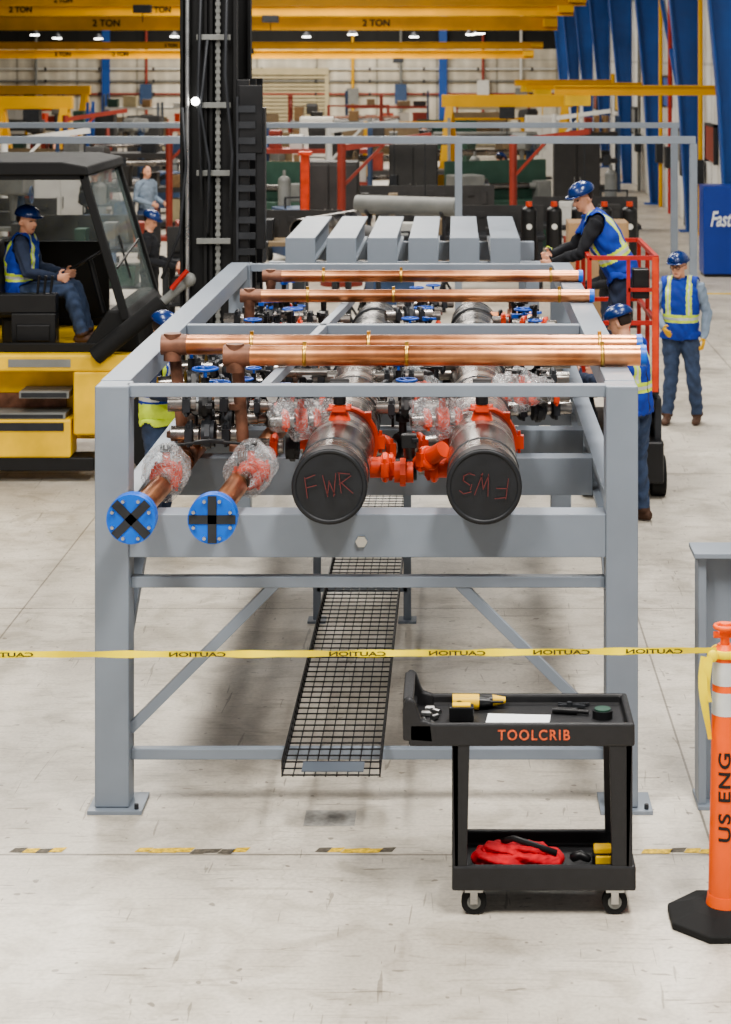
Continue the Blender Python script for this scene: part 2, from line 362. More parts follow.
part(F,'main_cross_beam',g,GREY,.004)
for y in(11.35,12.2,13.5,14.6,YE):
    g=G(); g.prism([(y,1.262),(y,1.474),(y+.14,1.474),(y+.14,1.45),(y+.012,1.45),(y+.012,1.285),(y+.14,1.285),(y+.14,1.262)],'x',XL+.13,XR-.13); part(F,'cross_beam',g,GREY,.003)
part(F,'tie_rail',G().box(XL+.17,XR-.16,10.0,10.06,1.095,1.15),GREY,.004)
part(F,'bottom_tie_rail',G().box(XL+.17,XR-.16,10.0,10.05,.235,.29),GREY,.004)
for p,q in(((-.90,10.03,1.12),(-1.64,10.03,.38)),((.0,10.03,1.12),(.75,10.03,.38))):
    part(F,'diagonal_brace',G().bar(p,q,.05,.05,up=(0,1,0)),GREY,.003)
part(F,'stiffener_rail',G().bar((-.96,10.02,2.09),(-.72,13.7,2.09),.05,.05),GREY,.003)
for x0 in(XL+.11,XR-.10):
    part(F,'side_brace',G().bar((x0,10.12,.72),(x0,10.95,1.27),.06,.06),GREY,.003)
g=G(); g.prism([(-.475+.03*math.cos(t),1.343+.03*math.sin(t)) for t in [i*math.pi/3 for i in range(6)]],'y',9.925,9.94); part(F,'lifting_plate',g,CHR,label='small hexagonal bare metal plate')
for x in(-.93,-.33):
    g=G(); g.box(x-.025,x+.025,13.27,13.32,.0,1.40); lg=part(F,'tray_support_leg',g,GREY,.002)
    part(lg,'foot_plate',G().box(x-.06,x+.06,13.23,13.36,0,.015),GREY)
part(F,'tray_support_bar',G().box(-.93,-.33,13.27,13.32,.2,.26),GREY,.002)
# ---------------------------------------------------------------- wire mesh tray
T=thing('wire_mesh_tray',(-.605,9.6,.29),'long black wire mesh cable tray running under the steel frame','cable tray')
g=G();x0,x1=-.84,-.37
for i in range(10):
    x=x0+(x1-x0)*i/9; g.box(x-.003,x+.003,9.6,16.6,.294,.300)
for k in range(79):
    y=9.6+k*.0897; g.box(x0,x1,y-.0035,y+.0035,.300,.306)
    for x in(x0,x1): g.box(x-.003,x+.003,y-.003,y+.003,.300,.37)
for x in(x0,x1):
    for z in(.335,.37): g.box(x-.004,x+.004,9.6,16.6,z-.004,z+.004)
part(T,'mesh',g,BLK)
part(T,'splice_plate',G().box(-.75,-.45,9.63,9.76,.307,.311),GREYD)
# ---------------------------------------------------------------- steel beams behind
S=thing('beam_support_stand',(-.4,18.5,0),'grey steel trestle holding the row of short beams','support stand')
for y in(17.5,19.4):
    part(S,'cross_bar',G().box(-1.65,.75,y,y+.12,1.78,1.955),GREY,.004)
    for x in(-1.6,.6): part(S,'leg',G().box(x,x+.12,y,y+.12,0,1.78),GREY,.004)
B0=None
for i in range(6):
    x=-1.36+i*.356
    if B0 is None:
        B0=thing('steel_beam',(x,17.35,1.955),'short grey painted steel box beam lying on a trestle','beam',group='row of grey steel beams')
        g=G(); g.prism([(-.125,0),(.125,0),(.125,.025),(.095,.025),(.095,.20),(.125,.20),(.125,.222),(-.125,.222),(-.125,.20),(-.095,.20),(-.095,.025),(-.125,.025)],'y',.012,2.4); part(B0,'beam_body',g,GREY,.003,local=True)
        g=G(); g.box(-.13,.13,0,.012,-.0,.225); part(B0,'end_plate',g,GREY,.002,local=True)
    else: dup(B0,(x,17.35,1.955))
# ---------------------------------------------------------------- big header pipes
def coupling(g,ce,ax,r,w=.05,k=1.16,rr=.018):
    ce=V(ce);ax=V(ax).normalized()
    g.cyl(ce-ax*w*.5,ce+ax*w*.5,r*k,n=32); g.ring(ce,ax,r*(k-.02),rr,h=w*.45)
    a=V((0,0,1)) if abs(ax.z)<.9 else V((1,0,0)); b=ax.cross(a).normalized()
    for s in(-1,1):
        p=ce+b*s*(r*k+.012); g.bar(p-a*.035,p+a*.035,w*.9,r*.16+.02,up=tuple(b)); g.cyl(p-a*.06,p+a*.06,.009,n=8)
def header(x,ttl,rot,lab):
    z=1.657;P=thing('steel_header_pipe',(x,9.75,z),lab,'pipe',group='large header pipes')
    g=G().cyl((x,9.79,z),(x,15.7,z),.178,n=48); part(P,'pipe',g,STEEL)
    g=G().cyl((x,9.74,z),(x,9.84,z),.185,n=48); g.ring((x,9.745,z),(0,1,0),.172,.013,n=40); cp=part(P,'end_cap',g,CAPB,.004,label='black plastic cap with handwritten red letters')
    strokes(cp,ttl,.10,9.728,x,z+.01,rot,.0045,TXTR,adv=5.4,jit=.006,wide=.9)
    g=G(); coupling(g,(x,10.88,z),(0,1,0),.178,.06,1.09,.010)
    for k in range(4): t=.8+k*1.57; g.cbox(x+.199*math.cos(t),10.88,z+.199*math.sin(t),.035,.05,.035)
    part(P,'coupling',g,ORG,label='orange-red grooved pipe coupling')
    for y in(12.9,15.2):
        g=G(); coupling(g,(x,y,z),(0,1,0),.178,.05,1.06,.008); part(P,'coupling',g,DRK)
    for y in(10.05,11.5,12.0,13.6,14.2):
        g=G().ring((x,y,z),(0,1,0),.178,.005); part(P,'weld_seam',g,DRK)
    g=G(); g.cyl((x,10.60,z+.17),(x,10.60,z+.24),.06,.036); coupling(g,(x,10.60,z+.235),(0,0,1),.036,.03); part(P,'outlet_fitting',g,ORG)
    g=G(); g.cyl((x,10.60,z+.255),(x,10.60,z+.36),.034); g.box(x-.06,x+.06,10.57,10.63,z+.31,z+.335); g.cyl((x-.05,10.60,z+.36),(x+.05,10.60,z+.36),.03); part(P,'vent_valve',g,BLK)
    return P
header(-.622,'FWR',.12,'large dark steel header pipe with black cap lettered FWR')
header(.132,'FWS',math.pi-.15,'large dark steel header pipe, black cap lettered FWS upside down')
# ---------------------------------------------------------------- copper runs with blue flanges
def runp(x,cross,lab,yr):
    z=1.54;P=thing('copper_pipe_run',(x,9.55,z),lab,'pipe',group='copper supply runs')
    sl=lambda y:x+(y-9.6)*.045
    part(P,'pipe',G().cyl((x,9.6,z),(sl(15.5),15.5,z),.057,n=24),COP)
    g=G(); g.cyl((x,9.555,z),(x,9.595,z),.118,n=40); g.cyl((x,9.60,z),(x,9.635,z),.118,n=40,)
    fl=part(P,'flange',g,BLUE,.002,label='bright blue blind flange')
    for k in range(8):
        t=(k+.5)*math.pi/4; a=x+.095*math.cos(t); b=z+.095*math.sin(t); part(fl,'bolt',G().cyl((a,9.535,b),(a,9.66,b),.009,n=6),CHR)
    t0=math.radians(cross);g=G()
    for t in(t0,t0+math.pi/2):
        d=V((math.cos(t),0,math.sin(t)))*.112; g.bar(V((x,9.552,z))-d,V((x,9.552,z))+d,.042,.003,up=(0,1,0))
    part(fl,'tape_cross',g,DRK,label='black tape cross over the flange')
    g=G(); g.cyl((x,9.635,z),(x,9.68,z),.070,.059); part(P,'flange_neck',g,COP)
    xr=sl(yr)
    g=G(); g.cyl((xr,yr-.08,z),(xr,yr+.08,z),.062); g.cyl((xr,yr,z),(x,yr,2.18),.033,n=20)
    for zz in(1.66,1.88,2.08): g.cyl((x,yr,zz),(x,yr,zz+.03),.040)
    part(P,'riser',g,COPO,label='dull brown oxidised copper riser')
    for y in(12.4,14.2):
        g=G(); g.cyl((sl(y),y-.07,z),(sl(y),y+.07,z),.063); g.cyl((sl(y),y,z),(sl(y),y,z+.12),.05); part(P,'tee_fitting',g,COPO)
    return P
runp(-1.558,45,'copper pipe with blue flange crossed by an X of black tape',11.0)
runp(-1.17,90,'copper pipe with blue flange marked by a black plus of tape',10.62)
# ---------------------------------------------------------------- copper cross pipes on top
def crossp(x0,x1,y,z,r,lab,capc,drop):
    P=thing('copper_cross_pipe',((x0+x1)/2,y,z-r),lab,'pipe',group='copper cross pipes')
    part(P,'pipe',G().cyl((x0,y,z),(x1,y,z),r,n=36),COP)
    g=G(); g.cyl((x0-.06,y,z),(x0+.08,y,z),r*1.07); g.cyl((x0,y,z+r*1.15),(x0,y,z-r*1.6),r*.9)
    part(P,'tee_fitting',g,COPO)
    g=G().cyl((x1-.02,y,z),(x1+.012,y,z),r*1.06); part(P,'end_cap',g,capc)
    for xx in (x0+(x1-x0)*.17,x0+(x1-x0)*.42,x1-.22):
        g=G(); g.ring((xx,y,z),(1,0,0),r*1.02,.003,h=.010); g.box(xx-.010,xx+.010,y-.01,y+.01,z+r,z+r+.02); part(P,'pipe_clamp',g,BRASS)
    if drop:
        part(P,'riser',G().cyl((x0,y,1.5),(x0,y,z),r*.8),COPO)
    return P
crossp(-1.558,1.0,10.95,2.175,.054,'long satin copper pipe lying across the frame',BLUE,False)
crossp(-1.17,.985,10.55,2.175,.054,'long satin copper pipe lying across the frame',BLUE,False)
crossp(-1.38,.90,13.3,2.162,.042,'copper pipe across the middle of the frame',BLUE,True)
crossp(-1.35,.90,14.5,2.162,.042,'copper pipe across the far part of the frame',BLUE,True)
# ---------------------------------------------------------------- valves and branches
def ball(g,ce,r,fz=.25,seed=0,n=26,m=18):
    rnd=random.Random(seed); ph=[rnd.uniform(0,6.3) for _ in range(6)]
    def fn(p):
        k=1+fz*(.5*math.sin(p.x*30+ph[0])*math.cos(p.z*25+ph[1])+.3*math.sin(p.y*35+ph[2]+p.x*20)+.2*math.sin(p.x*70+p.z*50+ph[3])); return p*k
    g.sph(ce,r,n,m,fn=fn)
def butterfly(label,bodym,cup,tagm,wrap=False,wheel=False,group='branch valves',stub=STEEL):
    P=thing('branch_valve',(0,0,0),label,'valve',group=group)
    for s in(-1,1):
        part(P,'pipe_stub',G().cyl((s*.05,0,0),(s*.20,0,0),.042),stub,local=True)
        g=G(); coupling(g,(s*.10,0,0),(1,0,0),.045,.045); part(P,'coupling',g,cup,local=True)
    g=G(); g.cyl((-.035,0,0),(.035,0,0),.072); g.cyl((0,0,.06),(0,0,.14),.022); g.cyl((-.014,0,0),(.014,0,0),.085,n=8,smooth=False); part(P,'valve_body',g,bodym,.003,local=True)
    if wheel:
        g=G(); g.cyl((0,0,.14),(0,0,.19),.01); g.ring((0,0,.185),(0,0,1),.065,.009)
        for k in range(3):
            t=k*2.09; g.bar((0,0,.185),(.065*math.cos(t),.065*math.sin(t),.185),.014,.01)
        part(P,'handwheel',g,tagm,local=True)
    else:
        g=G(); g.cbox(0,0,.155,.06,.06,.04); g.bar((0,0,.165),(.03,-.2,.18),.025,.012); g.bar((.02,-.15,.178),(.034,-.24,.184),.034,.022); part(P,'lever',g,tagm,.003,local=True)
    if wrap:
        g=G(); ball(g,(-.01,0,.03),(.23,.125,.135),.3,seed=3,n=48,m=32); part(P,'shrink_wrap',g,WRAP,local=True,label='loose wrinkled clear plastic wrapping')
    return P
protos=[butterfly('black butterfly valve with orange-red couplings',BLK,ORG,BLK),
        butterfly('black gate valve with blue handwheel',BLK,DRK,BLUEH,wheel=True),
        butterfly('orange-red valve wrapped in clear plastic film',ORG,ORG,BLK,wrap=True),
        butterfly('dark valve with black lever on a thin branch pipe',DRK,DRK,BLK),
        butterfly('copper-bodied valve with black lever',COPO,BLK,BLK,stub=COP),
        butterfly('black valve with blue lever handle',BLK,BLK,BLUEH)]
first={}
def pv(k,loc,rot,scale=None):
    p=protos[k]
    if k not in first:
        first[k]=1; p.location=loc; p.rotation_euler=(0,0,rot)
        if scale:p.scale=(scale,)*3
        return p
    return dup(p,loc,rot,scale=scale)
pv(2,(-1.52,10.45,1.56),H+.05,.95); pv(2,(-1.08,10.50,1.56),-H-.15,.95)
pv(2,(-.84,10.75,1.80),.2,.85); pv(2,(-.08,10.78,1.80),.2,.85); pv(2,(.38,11.7,1.78),-.4,.85); pv(2,(-.26,11.9,1.76),.9,.85)
for (k,x,y,z,r) in [(0,-.25,10.62,1.575,0),(0,-.30,11.05,1.60,.5),(1,-1.34,11.2,1.74,0),(1,-1.32,11.6,1.68,.2),(5,-.96,11.25,1.74,.3),(0,-.90,10.95,1.62,0),(5,-.90,11.6,1.66,0),
    (1,-1.30,11.95,1.74,0),(0,-.90,12.0,1.66,0),(3,-1.30,12.5,1.72,.2),(1,-.95,12.55,1.74,0),(0,-.24,12.4,1.66,0),(3,-.26,12.0,1.70,.3),(1,-.24,12.8,1.72,.1),(0,-.25,13.3,1.68,0),
    (1,-1.28,13.2,1.74,.1),(3,-.95,13.1,1.70,0),(0,-.95,13.7,1.72,0),(1,-1.15,14.0,1.80,.4),(3,-.25,13.8,1.74,0),(1,-.24,14.3,1.77,0),(0,-.98,14.4,1.74,0),(0,-.24,14.9,1.72,0),
    (1,-1.0,15.0,1.78,0),(3,-1.3,15.3,1.76,.3),(3,.48,11.9,1.66,.2),(1,.50,12.5,1.74,0),(0,.48,13.0,1.72,0),(3,.48,13.7,1.74,0),(1,.48,14.3,1.76,0),(0,.48,15.1,1.74,0),
    (3,-1.34,10.78,1.72,0),(1,-1.36,10.80,1.88,.1),(3,-1.34,12.1,1.88,.5),(1,-1.5,12.8,1.84,0),(3,-1.45,13.8,1.85,.2),(1,-1.5,14.6,1.84,0),(1,-1.56,11.75,1.84,.3),(1,-1.50,12.25,1.86,.3)]:
    pv(k,(x,y,z),r)
rv=random.Random(21)
for y in [11.05,11.3,11.55,11.8,12.05,12.5,12.7,12.9,13.1,13.7,13.95,14.2,14.4,14.9,15.1,15.4]:
    for (xa,xb,za,zb,nn) in ((-1.36,-1.14,1.68,1.96,2),(-.36,-.14,1.80,1.93,1),(.40,.60,1.70,1.93,1)):
        if xa>0 and y<11.7: continue
        for _ in range(nn):
            pv(rv.choice([1,1,3,5,5,0,4,1]),(rv.uniform(xa,xb),y+rv.uniform(-.08,.08),rv.uniform(za,zb)),rv.choice([0,0,H,.3,-.3]),rv.uniform(.62,.85))
# pressure gauges on small stems
ga=None
for (x,y,z) in [(-1.42,10.9,1.80),(-1.02,11.05,1.84),(-1.22,11.7,1.90),(-.36,11.2,1.80),(-.12,12.2,1.88),(.44,12.2,1.84),(-1.3,12.9,1.9),(-.3,13.6,1.88),(.5,13.4,1.86)]:
    if ga is None:
        ga=thing('pressure_gauge',(x,y,z),'small round pressure gauge with white dial on a stem','gauge',group='pressure gauges')
        g=G(); g.cyl((0,0,-.12),(0,0,0),.008,n=8); g.cyl((0,-.015,.035),(0,.02,.035),.038); part(ga,'gauge_case',g,BLK,local=True)
        part(ga,'dial',G().cyl((0,-.017,.035),(0,-.015,.035),.031),WHT,local=True)
    else: dup(ga,(x,y,z))
P=thing('bypass_piping',(-.245,10.6,1.5),'orange-red bypass assembly between the two header pipes','pipe fitting')
for a,b,cc in((-.46,-.40,-.38),(-.10,-.03,-.12)):
    g=G(); g.cyl((a,10.60,1.575),(b,10.60,1.575),.055); coupling(g,(cc,10.6,1.575),(1,0,0),.055,.045); part(P,'coupling',g,ORG)
g=G(); g.cyl((-.20,10.57,1.60),(-.07,10.45,1.70),.045); coupling(g,(-.15,10.52,1.64),(.13,-.12,.1),.045,.04); g.cyl((-.33,10.55,1.56),(-.23,10.55,1.56),.055); g.cyl((-.30,10.55,1.56),(-.27,10.55,1.56),.075,n=8,smooth=False); part(P,'elbow',g,ORG)
g=G(); g.cyl((-.25,10.5,1.66),(-.25,10.42,1.74),.03); g.cbox(-.25,10.42,1.75,.08,.06,.07); part(P,'actuator',g,BLK,.004)
for i,(pa,pb) in enumerate([((-1.48,12.35,1.80),(-.8,12.35,1.80)),((-.45,13.0,1.83),(-.05,13.0,1.83)),((.3,12.7,1.8),(.72,12.7,1.8)),((-1.42,14.1,1.85),(-.8,14.1,1.85)),((-1.5,11.5,1.84),(-.78,11.5,1.84)),((-.45,11.45,1.76),(-.05,11.45,1.76)),((-.45,12.3,1.6),(-.05,12.3,1.6)),((.3,13.9,1.8),(.72,13.9,1.8))]):
    P=thing('branch_pipe',((pa[0]+pb[0])/2,pa[1],pa[2]),'thin dark steel branch pipe between larger pipes','pipe',group='branch pipes')
    part(P,'pipe',G().cyl(pa,pb,.028),STEEL)
    g=G(); m=(V(pa)+V(pb))/2; coupling(g,m,(1,0,0),.03,.04); part(P,'coupling',g,ORG if i%2 else BLK)
# ---------------------------------------------------------------- tool cart
C=thing('tool_cart',(.37,8.93,0),'black plastic two-shelf service cart stencilled in orange, on four casters','cart')
ya,yb=8.71,9.14
def tray(x0,x1,z0,z1,zf,w=.03):
    g=G(); g.add([(x0,ya,z0),(x1,ya,z0),(x1,yb,z0),(x0,yb,z0),(x0,ya,z1),(x1,ya,z1),(x1,yb,z1),(x0,yb,z1),(x0+w,ya+w,z1),(x1-w,ya+w,z1),(x1-w,yb-w,z1),(x0+w,yb-w,z1),(x0+w,ya+w,zf),(x1-w,ya+w,zf),(x1-w,yb-w,zf),(x0+w,yb-w,zf)],
     [(3,2,1,0),(0,1,5,4),(1,2,6,5),(2,3,7,6),(3,0,4,7),(4,5,9,8),(5,6,10,9),(6,7,11,10),(7,4,8,11),(8,9,13,12),(9,10,14,13),(10,11,15,14),(11,8,12,15),(12,13,14,15)]); return g
up=part(C,'upper_shelf',tray(-.21,.775,.745,.845,.80),BLKP,.01)
part(C,'lower_shelf',tray(-.022,.78,.115,.225,.16),BLKP,.01)
for x0,x1 in((-.022,.055),(.665,.765)):
    for y,s in((ya+.005,1),(yb-.005,-1)):
        g=G(); a_,b_=sorted((y,y+s*.03)); a2,b2=sorted((y,y+s*.08)); xx=x0 if x0<.3 else x1-.03
        g.prism([(x0,.75),(x1,.75),(x1-.012,.22),(x0+.01,.22)],'y',a_,b_); g.box(xx,xx+.03,a2,b2,.2,.75)
        part(C,'leg',g,BLKP,.004)
g=G()
prof=[(-.235,.77),(-.238,.90),(-.230,.94),(-.21,.955),(-.185,.94),(-.172,.90),(-.155,.86),(-.11,.845),(-.10,.76)]
for y in(ya,yb-.04): g.prism(prof,'y',y,y+.04)
g.box(-.236,-.19,ya+.03,yb-.03,.905,.95); g.box(-.236,-.215,ya+.03,yb-.03,.77,.91); part(C,'handle',g,BLKP,.008)
for x in(.074,.69):
    for y in(ya+.05,yb-.05):
        w_=part(C,'caster_wheel',G().cyl((x,y-.017,.055),(x,y+.017,.055),.055,n=28),RUB,.004)
        g=G(); g.cyl((x,y-.02,.055),(x,y+.02,.055),.03,n=20); part(w_,'wheel_hub',g,MGREY)
        g=G(); g.box(x-.016,x+.016,y-.03,y-.022,.05,.115); g.box(x-.016,x+.016,y+.022,y+.03,.05,.115); g.box(x-.04,x+.04,y-.04,y+.04,.105,.118); part(w_,'caster_fork',g,CHR)
text(up,'TOOLCRIB',.062,(.335,ya-.0025,.795),R90,TXT,bold=.0012,xs=.90,sp=1.22)
def drill(D,x,y,z,sc=1.):
    g=G(); g.cyl((x-.07,y,z+.035),(x+.05,y,z+.035),.03*sc); part(D,'motor_housing',g,YEL,.004)
    g=G(); g.cyl((x+.05,y,z+.035),(x+.10,y,z+.035),.026,.018); g.cyl((x+.1,y,z+.035),(x+.16,y,z+.035),.006,n=8); part(D,'chuck',g,BLK)
    g=G(); g.tube([(x-.04,y-.02,z+.03),(x-.04,y-.08,z+.028),(x-.045,y-.12,z+.026)],[.022,.02,.022]); part(D,'grip',g,BLK)
    g=G(); g.cbox(x-.03,y-.15,z+.035,.11,.06,.065); bt=part(D,'battery',g,BLK,.006); g=G(); g.cbox(x-.03,y-.15,z+.07,.08,.045,.008); part(bt,'battery_top',g,YEL)
D=thing('cordless_drill',(.05,9.0,.80),'yellow and black cordless drill lying on the cart','drill')
drill(D,.05,9.04,.80,1.15)
D=thing('impact_driver',(.20,9.0,.80),'compact yellow and black impact driver lying on the cart','drill')
g=G(); g.cyl((.10,9.07,.83),(.16,9.075,.83),.03); part(D,'motor_housing',g,BLK,.003); g=G(); g.cyl((.16,9.075,.83),(.22,9.08,.83),.026,.014); part(D,'chuck',g,YEL)
solo('paper_sheet',G().prism([(.12,8.79),(.40,8.77),(.42,8.96),(.14,8.98)],'z',.8005,.802),PAPER,(.24,8.85,.80),'white printed work sheet lying on the cart','paper')
g=G(); g.cyl((.43,8.99,.815),(.54,8.97,.815),.015); g.cyl((.54,8.97,.815),(.59,8.96,.815),.010); solo('ratchet_driver',g,BLK,(.5,8.97,.801),'black ratchet driver lying on the cart','hand tool')
g=G(); g.cyl((.65,8.93,.8),(.65,8.93,.835),.045); g.mi=1; g.cyl((.65,8.93,.835),(.65,8.93,.842),.036); solo('round_tin',g,[BLK,GRN],(.65,8.93,.80),'small round tin with dark green lid','tin')
pr=None
for i,(x,y) in enumerate([(-.14,8.95),(-.10,8.90),(-.15,8.85),(-.09,8.97),(-.12,9.02),(-.15,8.79),(-.11,8.80)]):
    if pr is None:
        g=G(); g.cyl((-.018,0,.013),(.018,0,.013),.013,n=12); g.cyl((.018,0,.013),(.024,0,.013),.008,n=12); pr=solo('socket',g,CHR,(x,y,.80),'small chrome wrench socket','socket',group='loose sockets on the cart',local=True,rot=i*.8)
    else: dup(pr,(x,y,.80),i*.8)
g=G(); g.bar((.46,9.06,.81),(.60,9.09,.81),.016,.012); g.bar((.46,9.09,.81),(.58,9.05,.81),.014,.012); g.cyl((.51,9.07,.80),(.51,9.07,.825),.012); solo('pliers',g,[DRK],(.5,9.07,.80),'dark steel pliers lying open','pliers')
RB=thing('red_tool_bag',(.27,8.88,.16),'soft folded red fabric tool bag with black strap','bag')
def softbox(g,x0,x1,y0,y1,z0,z1,seed,am=1.):
    cx,cy,cz=(x0+x1)/2,(y0+y1)/2,(z0+z1)/2; rn=random.Random(seed);p1=rn.uniform(0,6);p2=rn.uniform(0,6);p3=rn.uniform(0,6)
    def fn(p):
        q=V((p.x,p.y,p.z)); m_=max(abs(q.x),abs(q.y),abs(q.z),1e-6); l=q.length; k=(l/m_)**.6; q=q*k*.95
        r=1+am*(.09*math.sin(p.x*8+p.z*4+p1)+.07*math.sin(p.x*19+p.y*7+p2)+.05*math.sin(p.x*34-p.z*12+p3)); return V((q.x*(x1-x0)/2,q.y*(y1-y0)/2*r,q.z*(z1-z0)/2*r))
    g.sph((cx,cy,cz),1.,72,32,fn=fn)
g=G(); softbox(g,.05,.49,8.80,8.96,.157,.232,5); bb=part(RB,'bag_body',g,REDC)
g=G(); softbox(g,.10,.42,8.84,8.95,.205,.25,12,1.3); part(RB,'folded_flap',g,REDC)
g=G(); g.tube([(.20,8.92,.25),(.25,8.88,.280),(.33,8.87,.258),(.44,8.83,.235)],[(.014,.005)]*4); part(RB,'strap',g,BLK)
D2=thing('battery_pack',(.65,8.86,.16),'yellow and black power tool battery pack','battery')
part(D2,'pack_body',G().cbox(.65,8.86,.195,.10,.08,.07),BLK,.008); g=G(); g.cbox(.645,8.86,.243,.08,.06,.03); g.box(.61,.68,8.805,8.82,.19,.23); part(D2,'pack_top',g,YEL,.008)
g=G(); g.tube([(.51,8.90,.185),(.55,8.90,.20),(.59,8.88,.185)],[.018,.022,.014]); solo('caulking_tool',g,BLK,(.55,8.89,.16),'black handheld tool on the lower shelf','hand tool')
# ---------------------------------------------------------------- delineator post
DX,DY=1.165,8.69
D=thing('delineator_post',(DX,DY,0),'orange plastic delineator post with white bands on black base','traffic post')
g=G(); n=8
def octo(r,z): return [(DX+r*math.cos(2*math.pi*(i+.5)/n),DY+r*math.sin(2*math.pi*(i+.5)/n),z) for i in range(n)]
vs=octo(.26,0)+octo(.26,.03)+octo(.15,.065)+octo(.1,.075); fs=[tuple(range(n-1,-1,-1)),tuple(range(3*n,4*n))]
for k in range(3): fs+=[(k*n+i,k*n+(i+1)%n,(k+1)*n+(i+1)%n,(k+1)*n+i) for i in range(n)]
g.add(vs,fs); part(D,'rubber_base',g,RUB,.006)
RR=lambda z:.074-(z-.07)/1.1*.022
g=G(); g.cyl((DX,DY,.07),(DX,DY,1.17),RR(.07),RR(1.17),n=40); g.cyl((DX,DY,1.17),(DX,DY,1.20),RR(1.17),.03); g.cyl((DX,DY,.07),(DX,DY,.12),.085,.076); po=part(D,'post',g,ORGP)
g=G(); g.cyl((DX,DY,1.2),(DX,DY,1.235),.02); g.cyl((DX-.05,DY,1.24),(DX+.05,DY,1.24),.014); g.cyl((DX,DY,1.235),(DX,DY,1.29),.03,.02); g.ring((DX,DY,1.275),(0,0,1),.042,.011); part(D,'top_handle',g,ORGP)
for z0,z1 in((1.03,1.13),(.90,1.0)):
    part(po,'reflective_band',G().cyl((DX,DY,z0),(DX,DY,z1),RR(z0)+.0015,RR(z1)+.0015,n=40,cap=False),SILV,label='white reflective band')
me=fontmesh('US ENG',.075,.0014,ext=0.,sp=1.15)
bm=bmesh.new(); bm.from_mesh(me); bmesh.ops.triangulate(bm,faces=bm.faces)
for _ in range(3): bmesh.ops.subdivide_edges(bm,edges=[e for e in bm.edges if e.calc_length()>.008],cuts=1); bmesh.ops.triangulate(bm,faces=bm.faces)
for v in bm.verts:
    al,ac=v.co.x*1.35,v.co.y; z=.555+al; R=RR(z)+.0025; a=ac/R+.12; v.co=V((-R*math.sin(a),-R*math.cos(a),z))
bm.to_mesh(me); bm.free(); me.materials.clear(); me.materials.append(TXTB)
t=bpy.data.objects.new('lettering',me); t.parent=po; COL.objects.link(t)
# ---------------------------------------------------------------- caution tape
TP=thing('caution_tape',(-.6,8.62,1.1),'yellow barrier tape printed CAUTION in black, tied to the post','barrier tape')
def tz(x): t=(x+2.3)/3.45; return 1.172-.006*math.sin(math.pi*t)+.018*t
g=G();n=90;vs=[]
for i in range(n+1):
    x=-2.3+3.42*i/n; h=.014+.0015*math.sin(i*.9); tw=.004*math.sin(i*.45)
    vs+=[(x,8.63+tw,tz(x)-h),(x,8.63-tw,tz(x)+h)]
g.add(vs,[(2*i,2*i+2,2*i+3,2*i+1) for i in range(n)],True); tb=part(TP,'tape_band',g,YELT)
for x in(-1.95,-1.12,-.43,.0,.45,.85):
    text(tb,'CAUTION',.026,(x,8.62,tz(x)),R90,TXTF,bold=.0007,xs=-2.1)
g=G()
g.ring((DX,DY,1.165),(0,0,1),.058,.006,h=.018)
for k,(dx,l) in enumerate(((-.075,.20),(-.09,.36))):
    vs=[]
    for i in range(9):
        t=i/8; xx=DX+dx-.015*math.sin(t*3+k); zz=1.17-l*t; vs+=[(xx-.012-.01*math.sin(t*4),DY-.075,zz),(xx+.016,DY-.06-.02*math.sin(t*5),zz-.01)]
    g.add(vs,[(2*i,2*i+2,2*i+3,2*i+1) for i in range(8)],True)
g.sph((DX-.06,DY-.05,1.165),(.025,.02,.03)); part(TP,'knot',g,YELT)
# ---------------------------------------------------------------- grey stub column
Q=thing('steel_stub_column',(1.33,10.05,0),'short grey steel column with flat cap plate','steel column')
g=G(); g.box(1.205,1.245,9.98,10.14,.02,1.27); g.box(1.245,1.42,10.05,10.07,.02,1.27); g.box(1.42,1.45,9.98,10.14,.02,1.27); part(Q,'column_body',g,GREY,.003)
part(Q,'cap_plate',G().box(1.18,1.48,9.94,10.18,1.255,1.28),GREY,.003); part(Q,'base_plate',G().box(1.20,1.5,9.95,10.2,0,.02),GREY,.003)
# ---------------------------------------------------------------- floor tape dashes
WY,WB=mat('worn_yellow',c(220,184,60),.7,0,.4,40),mat('worn_black',c(96,90,80),.8,0,.4,40)
for i,(a,b) in enumerate([(10,62),(135,246),(315,392),(560,590),(640,712)]):
    x0=(a-457)/211.5;x1=(b-457)/211.5; g=G(); n=max(3,int((x1-x0)/.06)); rnd=random.Random(i)
    for k in range(n):
        u0=x0+(x1-x0)*k/n;u1=x0+(x1-x0)*(k+1)/n; g.mi=0 if rnd.random()<.68 else 1
        j=rnd.uniform(-.010,.010); g.add([(u0,9.42+j,.002),(u1+.0,9.42+j+rnd.uniform(-.008,.008),.002),(u1+.02,9.475+j,.002),(u0+.02,9.47+j,.002)],[(0,1,2,3)])
    solo('floor_tape_strip',g,[WY,WB],((x0+x1)/2,9.455,0),'worn yellow and black hazard tape strip on the floor','floor tape',group='hazard floor tape')
solo('floor_shadow',G().box(-.75,-.5,9.75,9.95,.0005,.0015),mat('shadow_grey',c(165,162,156),.6,0,.2,30),(-.62,9.85,0),'square grey shadow painted on the floor below the tray','painted shadow')  # shadow below the tray, painted as a thin grey square
